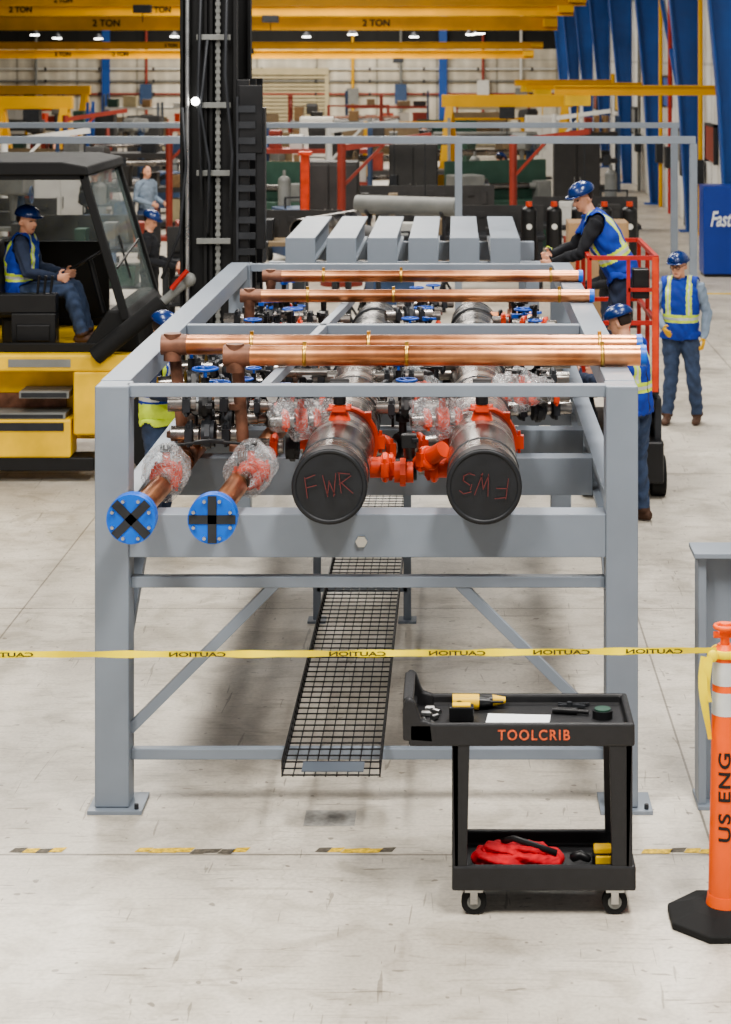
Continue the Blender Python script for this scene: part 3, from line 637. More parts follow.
# ---------------------------------------------------------------- scissor lift
L_=thing('scissor_lift',(1.42,17.8,0),'scissor lift with red guard rails and dark wheeled base','scissor lift')
x0,x1,y0,y1=1.10,1.71,16.9,18.6
part(L_,'chassis',G().box(x0,x1+.04,y0,y1,.14,.50),BLK,.02)
for x in(x0+.03,x1+.01):
    for y in(y0+.22,y1-.22):
        w_=part(L_,'wheel',G().cyl((x-.06,y,.17),(x+.06,y,.17),.17,n=24),RUB,.005); part(w_,'wheel_hub',G().cyl((x-.065,y,.17),(x+.065,y,.17),.07),MGREY)
for x in(x0+.08,x1-.08):
    for z in(.48,.65):
        g=G(); g.bar((x,y0+.15,z),(x,y1-.15,z+.22),.04,.05); g.bar((x,y1-.15,z),(x,y0+.15,z+.22),.04,.05); part(L_,'scissor_arm',g,DRK)
part(L_,'platform',G().box(x0,x1,y0,y1,.90,.95),DRK,.005)
g=G()
for y in(y0+.02,(y0+y1)/2,y1-.02):
    for x in(x0+.02,x1-.02): g.bar((x,y,.95),(x,y,2.05),.036,.036)
for z in(1.5,2.05):
    for x in(x0+.02,x1-.02): g.bar((x,y0+.02,z),(x,y1-.02,z),.036,.036)
    for y in(y0+.02,y1-.02): g.bar((x0+.02,y,z),(x1-.02,y,z),.036,.036)
g.bar((x0+.35,y0+.02,.95),(x0+.35,y0+.02,2.05),.03,.03); g.bar((x0+.35,y0+.02,1.78),(x1-.02,y0+.02,1.78),.03,.03)
part(L_,'guard_rail',g,REDP)
g=G(); g.box(x1-.06,x1-.01,y0-.01,y0+.04,.92,2.06); part(L_,'corner_post',g,ORG)
part(L_,'control_box',G().box(x1-.22,x1-.08,y0+.05,y0+.2,1.7,1.95),BLK,.01)
part(L_,'ladder_panel',G().box(x1-.03,x1+.03,y0+.1,y0+.6,.45,.85),DRK,.01)
# ---------------------------------------------------------------- forklift
K=thing('forklift',(-4.2,18.6,0),'large yellow and black forklift with enclosed cab and tall mast','forklift')
A,Bk=17.6,19.7
g=G(); g.box(-6.4,-2.82,A,Bk,.98,1.13); g.box(-6.4,-3.0,A+.35,Bk-.3,.32,.98); g.box(-6.4,-3.40,A,A+.30,.22,.56); g.prism([(-3.38,.42),(-3.12,.42),(-2.82,.98),(-3.38,.98)],'y',A,A+.32); g.prism([(-3.38,.42),(-3.12,.42),(-2.82,.98),(-3.38,.98)],'y',Bk-.32,Bk)
g.prism([(-6.9,.4),(-6.3,.3),(-5.6,.3),(-5.6,1.6),(-6.6,1.6),(-6.95,1.3)],'y',A+.05,Bk-.05)
part(K,'chassis',g,YEL,.02,label='yellow painted body and counterweight')
for bx in((-3.86,-3.42,A+.02,A+.34,.74,.80),(-4.5,-3.45,A+.01,A+.32,.56,.61)):
    st=part(K,'step',G().box(*bx),MGREY,.004)
    g=G(); g.box(bx[0]+.02,bx[1]-.02,bx[2]-.004,bx[2],bx[4]+.01,bx[5]-.01); part(st,'tread',g,DRK)
part(K,'step_recess',G().box(-4.4,-3.5,A+.31,A+.345,.60,.74),COPO)
part(K,'deck_grating',G().box(-3.95,-3.40,A-.006,A,1.02,1.09),MGREY)
part(K,'lower_step_plate',G().box(-4.1,-3.46,A-.008,A,.46,.53),DRK)
part(K,'under_skirt',G().box(-6.2,-3.2,A+.02,A+.3,.10,.22),BLK,.01)
for x,r in((-2.5,.45),(-5.6,.42)):
    for y in(A+.2,Bk-.2):
        w_=part(K,'wheel',G().cyl((x,y-.16,r),(x,y+.16,r),r,n=40),RUB,.03)
        g=G(); g.cyl((x,y-.17,r),(x,y+.17,r),r*.55,n=28); g.cyl((x,y-.19,r),(x,y+.19,r),r*.2); part(w_,'wheel_hub',g,YEL,.01)
part(K,'front_cowl',G().prism([(-3.35,1.13),(-2.82,1.13),(-2.84,1.36),(-2.95,1.50),(-3.1,1.50)],'y',A+.15,Bk-.15),BLKM,.02)
g=G()
for y in(A+.16,Bk-.16):
    g.bar((-2.94,y,1.42),(-3.33,y,2.74),.07,.07); g.bar((-4.95,y,1.13),(-4.8,y,2.72),.1,.1)
    g.bar((-4.9,y,1.17),(-3.05,y,1.17),.06,.08); g.bar((-4.85,y,2.70),(-3.3,y,2.70),.07,.08)
g.bar((-3.32,A+.16,2.72),(-3.32,Bk-.16,2.72),.07,.07); g.bar((-2.96,A+.16,1.45),(-2.96,Bk-.16,1.45),.06,.06); g.box(-4.9,-3.4,Bk-.16,Bk-.12,1.13,1.95); g.box(-4.9,-4.84,A+.2,Bk-.2,1.13,2.7)  # the two boxes are dark panels added to darken the cab interior
cf=part(K,'cab_frame',g,BLKM,.008)
part(cf,'cab_roof',G().prism([(-5.0,2.70),(-3.26,2.70),(-3.28,2.78),(-3.5,2.82),(-4.9,2.82)],'y',A+.1,Bk-.1),BLKM,.015)
g=G(); g.add([(-2.95,A+.2,1.48),(-2.95,Bk-.2,1.48),(-3.32,Bk-.2,2.70),(-3.32,A+.2,2.70)],[(0,1,2,3)]); part(cf,'windscreen',g,GLASS)
g=G(); g.bar((-3.06,A+.4,1.85),(-3.06,Bk-.5,2.0),.012,.02); g.bar((-3.13,A+.9,2.1),(-3.02,A+.9,1.7),.015,.02); part(cf,'wiper',g,BLK)
g=G(); g.add([(-4.85,Bk-.15,1.95),(-3.2,Bk-.15,1.95),(-3.36,Bk-.15,2.68),(-4.8,Bk-.15,2.68)],[(0,1,2,3)]); part(cf,'far_window',g,GLASS)
g=G(); g.box(-4.2,-3.78,18.15,18.65,1.38,1.50); g.bar((-4.18,18.4,1.45),(-4.28,18.4,2.05),.48,.12,up=(1,0,0)); g.box(-4.15,-3.8,18.2,18.6,1.13,1.38); part(K,'seat',g,BLKP,.03)
g=G(); g.box(-4.15,-3.60,17.95,18.08,1.45,1.62); g.box(-4.0,-3.6,17.93,18.1,1.13,1.45); g.box(-3.95,-3.65,17.91,17.93,1.2,1.35); part(K,'side_console',g,BLK,.02)
for k in range(3): part(K,'control_lever',G().cyl((-3.66-k*.06,18.0,1.6),(-3.64-k*.06,18.0,1.78),.01,.014),BLK)
g=G(); g.ring((-3.38,18.4,1.90),(-.6,0,1),.17,.014); g.cyl((-3.25,18.4,1.4),(-3.38,18.4,1.90),.025); g.bar((-3.38,18.24,1.90),(-3.38,18.56,1.90),.03,.015); part(K,'steering_wheel',g,BLK)
def mast(y):
    g=G()
    for xx,wd in((-2.45,.24),(-2.19,.24)):
        g.box(xx,xx+.03,y-.07,y+.07,.25,5.2); g.box(xx+wd-.03,xx+wd,y-.07,y+.07,.25,5.2); g.box(xx,xx+wd,y-.012,y+.012,.25,5.2)
    g.box(-2.21,-2.17,y-.03,y+.03,.25,5.2)
    return g
for y in(17.75,18.95): part(K,'mast_upright',mast(y),BLKM,.005)
for z in(.5,1.6,2.9,4.4): part(K,'mast_cross_member',G().box(-2.43,-2.30,17.8,18.9,z,z+.12),BLK,.005)
for y in(17.66,19.04): part(K,'lift_cylinder',G().cyl((-2.38,y,.4),(-2.38,y,5.0),.022),CHR)
g=G(); g.box(-2.13,-2.10,17.69,17.71,1.4,5.0)
for k in range(60): g.cbox(-2.115,17.70,1.4+k*.06,.045,.03,.03)
part(K,'lift_chain',g,MGREY)
for pts in ([(-2.2,17.62,3.9),(-2.26,17.6,3.3),(-2.18,17.6,2.8),(-2.2,17.62,2.2)],[(-2.25,17.64,4.6),(-2.28,17.6,3.5),(-2.25,17.6,2.5)],[(-2.02,17.62,4.8),(-2.04,17.58,3.6),(-1.98,17.6,2.9),(-2.0,17.62,2.4)],[(-2.42,17.62,3.3),(-2.38,17.56,2.8),(-2.44,17.6,2.2),(-2.6,17.62,1.8)]): part(K,'hydraulic_hose',G().tube(pts,[.014]*len(pts)),DRK)
for z in(2.1,2.7,3.3,3.9): part(K,'hose_bracket',G().box(-2.3,-2.0,17.64,17.68,z,z+.05),MGREY,.004)
g=G(); g.box(-1.95,-1.86,17.7,19.0,1.5,1.62); g.box(-1.95,-1.86,17.7,19.0,3.2,3.32)
for y in(17.7,18.3,18.9): g.box(-1.96,-1.84,y,y+.06,1.4,3.55)
g.box(-1.93,-1.72,17.68,17.72,2.9,3.5); g.box(-1.78,-1.70,17.70,17.85,2.05,3.3); part(K,'carriage',g,BLK,.005)
g=G(); g.box(-1.95,-1.93,17.655,17.68,1.95,3.4)
for k in range(10): g.box(-1.94,-1.78,17.66,17.68,2.0+k*.14,2.06+k*.14)
part(K,'carriage_rack',g,DRK)
for y in(18.0,18.7):
    g=G(); g.box(-1.84,-1.76,y,y+.12,.1,1.5); g.box(-1.84,-1.68,y,y+.12,.08,.13); part(K,'fork',g,DRK,.004)
part(K,'tilt_cylinder',G().cyl((-3.18,17.56,1.12),(-2.58,17.56,1.60),.08),BLKM)
g=G(); g.cyl((-2.58,17.56,1.60),(-2.38,17.60,1.77),.04); g.sph((-2.36,17.60,1.79),.065); part(K,'cylinder_rod',g,MGREY)
part(K,'grab_handle',G().cyl((-2.50,17.5,1.72),(-2.36,17.5,1.88),.022),REDP)
part(K,'work_light',G().cyl((-2.3,17.6,3.36),(-2.3,17.57,3.36),.035),LAMP,label='small round lit work lamp')
# ---------------------------------------------------------------- people
def segd(P,a,b):
    a=np.array(a);b=np.array(b);d=b-a;L=max((d*d).sum(),1e-9);t=np.clip(((P-a)@d)/L,0,1); return np.linalg.norm(P-(a+t[:,None]*d),axis=1)
def STD():
    return dict(pelvis=(0,0,.94),chest=(0,0,1.24),neck=(0,.01,1.47),head=(0,-.02,1.62),look=(0,-1,-.05),
      sl=(.18,.0,1.42),sr=(-.18,.0,1.42),el=(.245,.03,1.13),er=(-.245,.03,1.13),wl=(.25,-.06,.89),wr=(-.25,-.06,.89),
      hl=(.09,0,.91),hr=(-.09,0,.91),kl=(.11,-.02,.49),kr=(-.11,-.02,.49),al=(.12,.02,.08),ar=(-.12,.02,.08),fd=(0,-1,0))
def person(loc,rot,pose,label,shirt,pants,hat=HATB,vest=None,skin=SKIN,hand=None,shoe=BOOT,vox=.0095,curl=.5,name='person',glasses=False):
    j=STD(); j.update(pose); j={k:V(v) for k,v in j.items()}
    g=G(); seg=[]
    side=(j['sl']-j['sr']).normalized()
    pv_,ch,nk=j['pelvis'],j['chest'],j['neck']
    pts=[pv_-(ch-pv_)*.22,pv_,pv_.lerp(ch,.45),ch,ch.lerp(nk,.5),ch.lerp(nk,.85),nk]
    g.tube(pts,[(.135,.105),(.172,.128),(.158,.122),(.180,.132),(.178,.118),(.118,.084),(.06,.06)],n=20,side=side)
    seg.append((pv_-(ch-pv_)*.1,pv_,.13,'pants')); seg.append((pv_.lerp(ch,.25),nk,.15,'torso'))
    g.tube([j['sr'],nk.lerp((j['sl']+j['sr'])/2,.75),j['sl']],[.060,.064,.060],n=12)
    for a,b,d in(('sl','el','wl'),('sr','er','wr')):
        A_,B_,C_=j[a],j[b],j[d]
        g.tube([A_,A_.lerp(B_,.35),A_.lerp(B_,.7),B_,B_.lerp(C_,.3),B_.lerp(C_,.7),C_],[.066,.066,.056,.054,.052,.044,.034],n=12)
        seg+= [(A_,B_,.055,'shirt'),(B_,C_,.04,'shirt')]
    for a,b,d in(('hl','kl','al'),('hr','kr','ar')):
        A_,B_,C_=j[a],j[b],j[d]
        g.tube([A_,A_.lerp(B_,.3),A_.lerp(B_,.7),B_,B_.lerp(C_,.3),B_.lerp(C_,.75),C_],[.102,.10,.082,.074,.074,.062,.062],n=14)
        seg+=[(A_,B_,.08,'pants'),(B_,C_+(B_-C_)*.12,.055,'pants')]
        fd=j['fd'].normalized(); h=C_-V((0,0,.035))
        g.tube([h-fd*.07,h,h+fd*.11-V((0,0,.008)),h+fd*.18-V((0,0,.016))],[(.036,.038),(.04,.042),(.047,.032),(.036,.024)],n=10,side=fd.cross(V((0,0,1))))
        seg+=[(h-fd*.06,h+fd*.18,.04,'shoe'),(C_,C_+(B_-C_)*.06,.05,'shoe')]
    hd=j['head']; lk=j['look'].normalized(); rt=lk.cross(V((0,0,1))).normalized(); upv=rt.cross(lk).normalized()
    MH=Matrix((( -rt.x,-lk.x,upv.x,hd.x),(-rt.y,-lk.y,upv.y,hd.y),(-rt.z,-lk.z,upv.z,hd.z),(0,0,0,1)))
    g.tube([nk-V((0,0,.02)),hd-upv*.05+(-lk)*.01],[.058,.054],n=12)
    seg.append((nk+V((0,0,.03)),hd-upv*.05,.045,'skin'))
    g.M=MH
    g.sph((0,.012,.02),(.075,.093,.098)); g.tube([(0,-.025,-.02),(0,-.045,-.07),(0,-.062,-.098)],[(.066,.06),(.052,.045),(.03,.022)],n=14,side=V((1,0,0)))
    g.tube([(0,-.078,.015),(0,-.105,-.02),(0,-.095,-.03)],[.009,.014,.012],n=8)
    for s in(-1,1): g.tube([(s*.074,.005,.012),(s*.083,.018,-.01),(s*.076,.01,-.036)],[.011,.013,.01],n=8)
    g.M=None
    seg.append((hd-upv*.05,hd+upv*.05,.08,'skin'))
    for wk,ek,sg in(('wl','el',1),('wr','er',-1)):
        W_=j[wk]; d=(W_-j[ek]).normalized(); d=j.get('d'+wk,d).normalized()
        fwd=lk.copy(); fwd.z=0; fwd.normalize()
        pn=(-side*sg); pn=(pn-d*pn.dot(d)).normalized()
        if 'n'+wk in j: pn=j['n'+wk]; pn=(pn-d*pn.dot(d)).normalized()
        ac=pn.cross(d).normalized()
        if ac.dot(fwd+V((0,0,.2)))<0: ac=-ac
        g.tube([W_-d*.02,W_+d*.03,W_+d*.08],[(.028,.022),(.036,.018),(.041,.016)],n=10,side=ac)
        seg.append((W_+d*.01,W_+d*.15,.03,'hand'))
        for q,ln in zip((-.036,-.012,.012,.036),(.062,.078,.084,.074)):
            p=W_+d*.075+ac*q; dd=(d+ac*q*3).normalized(); P3=[p]
            for s_,fr in enumerate((.45,.32,.23)):
                an=curl*(s_+.6)*.8; dr=(dd*math.cos(an)+pn*math.sin(an)).normalized(); P3.append(P3[-1]+dr*ln*fr)
            g.tube(P3,[.0105,.010,.0095,.008],n=8)
        p=W_+d*.02+ac*.03; P3=[p,p+(d*.6+ac*.7+pn*.3).normalized()*.045,p+(d*.6+ac*.7+pn*.3).normalized()*.045+(d*.9+ac*.2+pn*.4).normalized()*.035]
        g.tube(P3,[.014,.012,.009],n=8)
    me=_mesh('body_raw',g,[SKIN]); o=bpy.data.objects.new('tmp',me); COL.objects.link(o)
    rm=o.modifiers.new('r','REMESH'); rm.mode='VOXEL'; rm.voxel_size=vox; sm=o.modifiers.new('s','SMOOTH'); sm.iterations=1; sm.factor=.5
    bpy.context.view_layer.update()
    bm_=bpy.data.meshes.new_from_object(o.evaluated_get(bpy.context.evaluated_depsgraph_get())); bpy.data.objects.remove(o)
    nv=len(bm_.vertices); n=len(bm_.polygons)
    MI=np.array(MH.inverted())
    def headmask(X):
        q=X@MI[:3,:3].T+MI[:3,3]; return (q[:,2]>-.118)&(np.hypot(q[:,0],q[:,1])<.125),q
    vco=np.empty(nv*3); bm_.vertices.foreach_get('co',vco); vco=vco.reshape(-1,3); vn=np.empty(nv*3); bm_.vertices.foreach_get('normal',vn); vn=vn.reshape(-1,3)
    DV=np.stack([segd(vco,a,b)-r for a,b,r,_ in seg]); rv_=np.array([s[3] for s in seg])[DV.argmin(0)]
    cl=np.isin(rv_,['shirt','pants','torso'])&~headmask(vco)[0]
    fold=.0045*np.sin(vco[:,2]*55+9*np.sin(vco[:,0]*11+vco[:,1]*8))+.003*np.sin(vco[:,0]*60+vco[:,2]*35)
    vco=vco+vn*(fold*cl)[:,None]; bm_.vertices.foreach_set('co',vco.ravel()); bm_.update()
    P=np.empty(n*3); bm_.polygons.foreach_get('center',P); P=P.reshape(n,3)
    D_=np.stack([segd(P,a,b)-r for a,b,r,_ in seg]); idx=D_.argmin(0); reg=np.array([s[3] for s in seg])[idx]
    hm,Q=headmask(P); reg=np.where(hm,'skin',reg)
    names={'shirt':0,'torso':0,'pants':1,'skin':2,'hand':3,'shoe':4}
    mi=np.array([names[r] for r in reg],dtype=np.int32)
    for s in(-1,1):
        e=((Q[:,0]-s*.031)/.013)**2+((Q[:,2]-.014)/.008)**2<1; mi[e&(Q[:,1]<-.05)&(mi==2)]=5
    e=((Q[:,0])/.024)**2+((Q[:,2]+.058)/.006)**2<1; mi[e&(Q[:,1]<-.05)&(mi==2)]=6
    bm_.materials.clear()
    for m in(shirt,pants,skin,hand or skin,shoe,DEYE,LIP): bm_.materials.append(m)
    bm_.polygons.foreach_set('material_index',mi); bm_.polygons.foreach_set('use_smooth',[True]*n); bm_.name='body'
    root=thing(name,loc,label,'person',rot)
    b=bpy.data.objects.new('body',bm_); b.parent=root; COL.objects.link(b)
    if vest:
        vm,sm1,style=vest
        up_=(nk-pv_); ul=up_.length; up_=up_.normalized()
        fwdv=-(side.cross(up_))
        T_=(P-np.array(pv_))@np.array(up_)/ul; U_=(P-np.array(pv_))@np.array(side)/.17
        Fd=(P-np.array(pv_))@np.array(fwdv)
        sel=((reg=='torso')|((reg=='pants')&(T_>-.12)&(np.abs(U_)<1.2)&(D_[0]<.06)) )&(T_>-.13)&(T_<.97)
        armd=np.minimum(segd(P,j['sl'],j['el']),segd(P,j['sr'],j['er'])); sel=(sel&~((armd<.045)))|((reg!='skin')&(reg!='hand')&(T_<1.05)&(T_>.8)&(np.abs(U_)<1.05))
        rem={};gv=G()
        for pi in np.nonzero(sel)[0]:
            t,u=T_[pi],abs(U_[pi]); ids=[]
            for vi in bm_.polygons[int(pi)].vertices:
                if vi not in rem: rem[vi]=len(gv.v); gv.v.append(V(vco[vi]+vn[vi]*.018))
                ids.append(rem[vi])
            k=0
            if .20<t<.36: k=1
            if .25<t<.31: k=2
            if t>.36 and .42<u<.72: k=1
            if t>.36 and .52<u<.62: k=2
            if u<.035 and Fd[pi]>0: k=3
            gv.f.append(ids);gv.m.append(k);gv.s.append(True)
        vo=part(root,'safety_vest',gv,[vm,sm1,SILV,BLK],local=True)
        so=vo.modifiers.new('s','SOLIDIFY'); so.thickness=.006; so.offset=1
    if hat:
        g=G(); g.M=MH; g.sph((0,.012,.055),(.110,.130,.094),n=24,m=8,z0=0.); g.cyl((0,.012,.052),(0,.012,.060),.118,n=24)
        g.tube([(0,.0,.058),(0,-.10,.058),(0,-.14,.054)],[(.10,.006),(.09,.006),(.055,.004)],n=12,side=V((1,0,0))); g.tube([(0,.12,.075),(0,.05,.141),(0,-.05,.141),(0,-.11,.08)],[(.016,.01)]*4,n=8,side=V((1,0,0)))
        part(root,'hard_hat',g,hat,local=True)
    g=G(); g.M=MH; g.sph((0,.022,.022),(.081,.088,.094),n=24,m=14,fn=lambda p: V((p.x*(.86 if p.y<0 and p.z<.045 else 1),max(p.y,.004) if p.z<.05 else p.y,max(p.z,-.050)))); part(root,'hair',g,HAIR,local=True)
    if glasses:
        g=G(); g.M=MH
        for s in(-1,1): g.ring((s*.031,-.094,.012),(0,1,0),.02,.003,n=16,m=6); g.bar((s*.052,-.09,.014),(s*.08,.01,.012),.004,.004)
        g.bar((-.011,-.096,.014),(.011,-.096,.014),.004,.004); part(root,'glasses',g,BLK,local=True)
    return root
VB=(BLUEV,HIV,0)
person((1.40,17.55,.95),-H,dict(pelvis=(0,.05,.93),chest=(0,-.10,1.20),neck=(0,-.22,1.42),head=(0,-.30,1.56),look=(.45,-.8,-.4),
  sl=(.18,-.19,1.37),sr=(-.18,-.19,1.37),el=(.25,-.33,1.10),er=(-.25,-.36,1.12),wl=(.16,-.55,1.02),wr=(-.10,-.56,1.06),hl=(.09,.05,.90),hr=(-.09,.05,.90),kl=(.1,.0,.48),kr=(-.1,.0,.48)),
  'worker in blue vest and black sleeves leaning over from the lift',SHB,SHN,vest=VB)
person((1.42,16.1,0),-H-.6,dict(chest=(0,-.03,1.24),neck=(0,-.07,1.46),head=(0,-.13,1.60),look=(.2,-1,-.35),sl=(.18,-.06,1.41),sr=(-.18,-.06,1.41),el=(.23,-.14,1.14),er=(-.23,-.14,1.14),wl=(.17,-.38,1.16),wr=(-.17,-.38,1.16)),
  'worker in blue hard hat, vest and jeans working beside the frame',SHN,JEAN,vest=VB)
person((2.29,20.5,0),-.25,dict(chest=(0.01,-.02,1.24),neck=(.0,-.03,1.47),head=(-.01,-.08,1.615),look=(-.25,-1,-.22),el=(.27,.02,1.14),wl=(.26,-.13,.90),er=(-.26,-.02,1.13),wr=(-.14,-.22,1.0),kl=(.14,-.05,.49),al=(.17,.03,.08),kr=(-.09,-.02,.49),ar=(-.13,-.05,.08)),
  'standing worker in blue vest, grey sleeves, glasses and yellow gloves',SHG,JEAN,vest=VB,hand=GLOV,glasses=True)
person((-2.34,15.7,0),H-.2,dict(look=(0,-1,-.4),head=(0,-.05,1.61),wl=(.16,-.3,1.12),wr=(-.16,-.3,1.12),el=(.23,-.05,1.14),er=(-.23,-.05,1.14)),
  'worker in blue hard hat, yellow vest and jeans beside the frame',SHN,JEAN,vest=(HIV,BLUEV,0))
person((-3.98,18.4,1.13),H,dict(pelvis=(0,.02,.46),chest=(0,.03,.76),neck=(0,.0,.97),head=(0,-.03,1.11),look=(-.6,-1,-.2),sl=(.18,.0,.93),sr=(-.18,.0,.93),
  el=(.26,-.08,.66),er=(-.26,-.08,.66),wl=(.20,-.32,.62),wr=(-.2,-.32,.62),hl=(.09,.0,.46),hr=(-.09,.0,.46),kl=(.14,-.44,.49),kr=(-.14,-.44,.49),al=(.13,-.56,.08),ar=(-.13,-.56,.08)),
  'forklift driver seated in the cab wearing blue and yellow vest',SHN,JEAN,vest=(BLUEV,HIV,0))
dp=[person((-5.75,37,0),.9,dict(wl=(.15,-.3,1.05),wr=(-.15,-.3,1.05)),'worker in grey-blue shirt standing by a bench',SHG,JEAN,hat=None,vox=.016),
person((-4.0,26,0),H,dict(wl=(.15,-.35,1.05),wr=(-.15,-.35,1.05),look=(-.4,-1,-.5)),'worker in black shirt and dark cap at a workbench',SHB,SHB,hat=HATB,vox=.014),
person((1.80,23.5,0),-H,dict(wl=(.15,-.35,1.05),wr=(-.15,-.35,1.05),look=(0,-1,-.4)),'worker in yellow hard hat and dark clothes behind the lift',SHB,SHN,hat=HATY,vox=.014)]
for k,x,y,r in((0,-9.5,47,2.),(1,-4.6,43,-1.),(0,-1.0,59,1.2),(1,.9,41.5,2.6),(0,-12.6,64,.3),(1,3.4,63,.2),(0,3.0,76,-.4),(1,-7.9,57,3.),(1,-6.6,36.4,.3)): dup(dp[k],(x,y,0),r)
# ---------------------------------------------------------------- background equipment
Q=thing('goalpost_frame',(-1.6,27,0),'tall grey pipe goalpost frame spanning the bay','steel frame')
part(Q,'top_beam',G().box(-7.2,3.22,26.95,27.05,2.58,2.68),GREY,.005)
for x in(-7.1,-.03,3.14): part(Q,'post',G().box(x,x+.1,26.95,27.05,0,2.58),GREY,.005)
part(Q,'top_beam',G().box(-7.2,3.22,28.95,29.05,2.72,2.80),GREY,.005)
for x in(-7.1,3.1): part(Q,'post',G().box(x,x+.1,28.95,29.05,0,2.72),GREY,.005)
def crane(y,x1,z0,h,labels,lab,hx):
    x0=-27.9
    Q=thing('bridge_crane',((x0+x1)/2,y,z0),lab,'overhead crane',group='overhead cranes')
    g=G(); g.prism([(y-.25,z0-.04),(y+.05,z0-.04),(y+.05,z0),(y-.10,z0),(y-.10,z0+h),(y+.05,z0+h),(y+.05,z0+h+.04),(y-.25,z0+h+.04),(y-.25,z0+h),(y-.12,z0+h),(y-.12,z0),(y-.25,z0)],'x',x0,x1); gd=part(Q,'girder',g,YELC)
    part(Q,'end_truck',G().box(x1-.5,x1,y-.5,y+.5,z0+h*.2,z0+h*.9),YELC,.02)
    g=G(); g.box(hx,hx+.5,y-.5,y-.2,z0-.25,z0-.02); g.cyl((hx+.25,y-.35,z0-.5),(hx+.25,y-.35,z0-.2),.015); part(Q,'hoist',g,DRK,.02)
    for x in labels: text(gd,'2 TON',h*.8,(x,y-.14,z0+h*.5),R90,TXTB,bold=.008,ext=.002)
crane(56,3.6,5.22,.22,[-11],'yellow overhead bridge crane girder lettered 2 TON',-9)
crane(62,3.6,5.06,.30,[-13.5,-9.2],'yellow overhead bridge crane girder lettered 2 TON',-6)
crane(72,3.6,4.75,.42,[-12.6,-2.9],'yellow overhead bridge crane girder lettered 2 TON',-8)
crane(84,3.6,4.12,.22,[-12],'yellow overhead bridge crane girder lettered 2 TON',-9)
crane(94,3.6,3.72,.32,[-18.5,-15.8],'yellow overhead bridge crane girder lettered 2 TON',-3)
lp=None
for (x,y,z) in [(-19,90,4.75),(-18,90,4.6),(-10.8,90,4.75),(-4.6,88,4.75),(.6,88,4.75),(.9,80,4.7),(-13,92,4.7),(-7,93,4.7),(-16.5,92,4.6),(-2,93,4.7)]:
    if lp is None:
        lp=thing('high_bay_lamp',(x,y,z),'round industrial ceiling lamp, lit','lamp',group='ceiling lamps')
        g=G(); g.cyl((0,0,.0),(0,0,.22),.26,.08,n=18); g.cyl((0,0,.22),(0,0,4.245),.015,n=6); part(lp,'lamp_housing',g,DRK,local=True)
        g=G().cyl((0,0,-.03),(0,0,.0),.2,n=18); part(lp,'lamp_lens',g,LAMP,local=True)
    else: dup(lp,(x,y,z))
def gantry(x0,x1,y,z,lab):
    Q=thing('gantry_crane',((x0+x1)/2,y,0),lab,'gantry crane',group='yellow gantries')
    part(Q,'beam',G().box(x0,x1,y-.12,y+.12,z,z+.32),YELC,.01)
    for x in(x0+.2,x1-.2):
        g=G(); g.bar((x,y-.05,z),(x-.25,y-.6,0),.24,.2,up=(1,0,0)); g.bar((x,y+.05,z),(x+.25,y+.6,0),.24,.2,up=(1,0,0)); g.bar((x-.2,y-.45,.6),(x+.2,y+.45,.6),.1,.1); part(Q,'leg',g,YELC)
    g=G(); m=(x0+x1)/2; g.box(m-.2,m+.2,y-.25,y+.1,z-.3,z); g.cyl((m,y-.1,z-.9),(m,y-.1,z-.25),.012); part(Q,'hoist',g,DRK,.01)
gantry(-11.6,-9.6,50,2.45,'yellow portable gantry crane standing over machines')
gantry(-.4,3.0,52,2.45,'yellow portable gantry crane in the aisle')
gantry(-17.5,-13.2,72,2.4,'yellow portable gantry crane near the end wall')
J=thing('jib_crane',(5.0,39,2.9),'yellow wall-mounted jib crane arm','jib crane',group='wall jib cranes')
g=G(); g.prism([(38.93,3.0),(39.07,3.0),(39.07,3.03),(39.01,3.03),(39.01,3.17),(39.07,3.17),(39.07,3.2),(38.93,3.2),(38.93,3.17),(38.99,3.17),(38.99,3.03),(38.93,3.03)],'x',1.9,5.10); part(J,'arm',g,YELC)
g=G(); g.box(5.08,5.18,38.85,39.15,2.8,3.4); part(J,'bracket',g,YELC)
g=G(); g.box(2.1,2.6,38.85,39.15,2.8,3.0); g.cyl((2.35,39,2.3),(2.35,39,2.82),.015); part(J,'hoist',g,YEL,.01)
dup(J,(5.0,55,2.75)); dup(J,(5.0,66,2.7))
Q=thing('vending_cabinet',(4.6,34.3,0),'blue supply vending cabinet with white italic lettering','cabinet')
vb=part(Q,'cabinet_body',G().box(4.2,5.1,34.05,34.7,.05,1.55),mat('vend_blue',c(22,58,150),.35,0,.05,3),.01)
text(vb,'Fastenal',.36,(4.655,34.03,.98),R90,TXTW,bold=.008,xs=.60,shear=.3)
part(Q,'kick_base',G().box(4.22,5.08,34.1,34.65,0,.05),BLK)
solo('floor_tape_strip',G().box(2.6,5.0,31.6,31.75,.0005,.003),mat('aisle_yellow',c(225,190,50),.7),(3.8,31.7,0),'yellow painted aisle line on the floor','floor line')
def bench(x,y,w,top,lab):
    Q=thing('workbench',(x,y,0),lab,'workbench',group='shop workbenches')
    part(Q,'bench_top',G().box(x-w/2,x+w/2,y-.4,y+.4,.85,.92),top,.01)
    for sx in(-1,1):
        for sy in(-1,1): part(Q,'leg',G().box(x+sx*(w/2-.08)-.04,x+sx*(w/2-.08)+.04,y+sy*.32-.04,y+sy*.32+.04,0,.85),DRK)
    part(Q,'lower_shelf',G().box(x-w/2+.05,x+w/2-.05,y-.3,y+.3,.3,.34),DRK)
    g=G(); g.box(x-w/2,x+w/2,y+.36,y+.4,.92,1.35)
    for k in range(int(w/.25)): g.box(x-w/2+.1+k*.25,x-w/2+.2+k*.25,y+.33,y+.365,1.0+.08*(k%3),1.2+.05*(k%2))
    part(Q,'back_panel',g,MDARK)
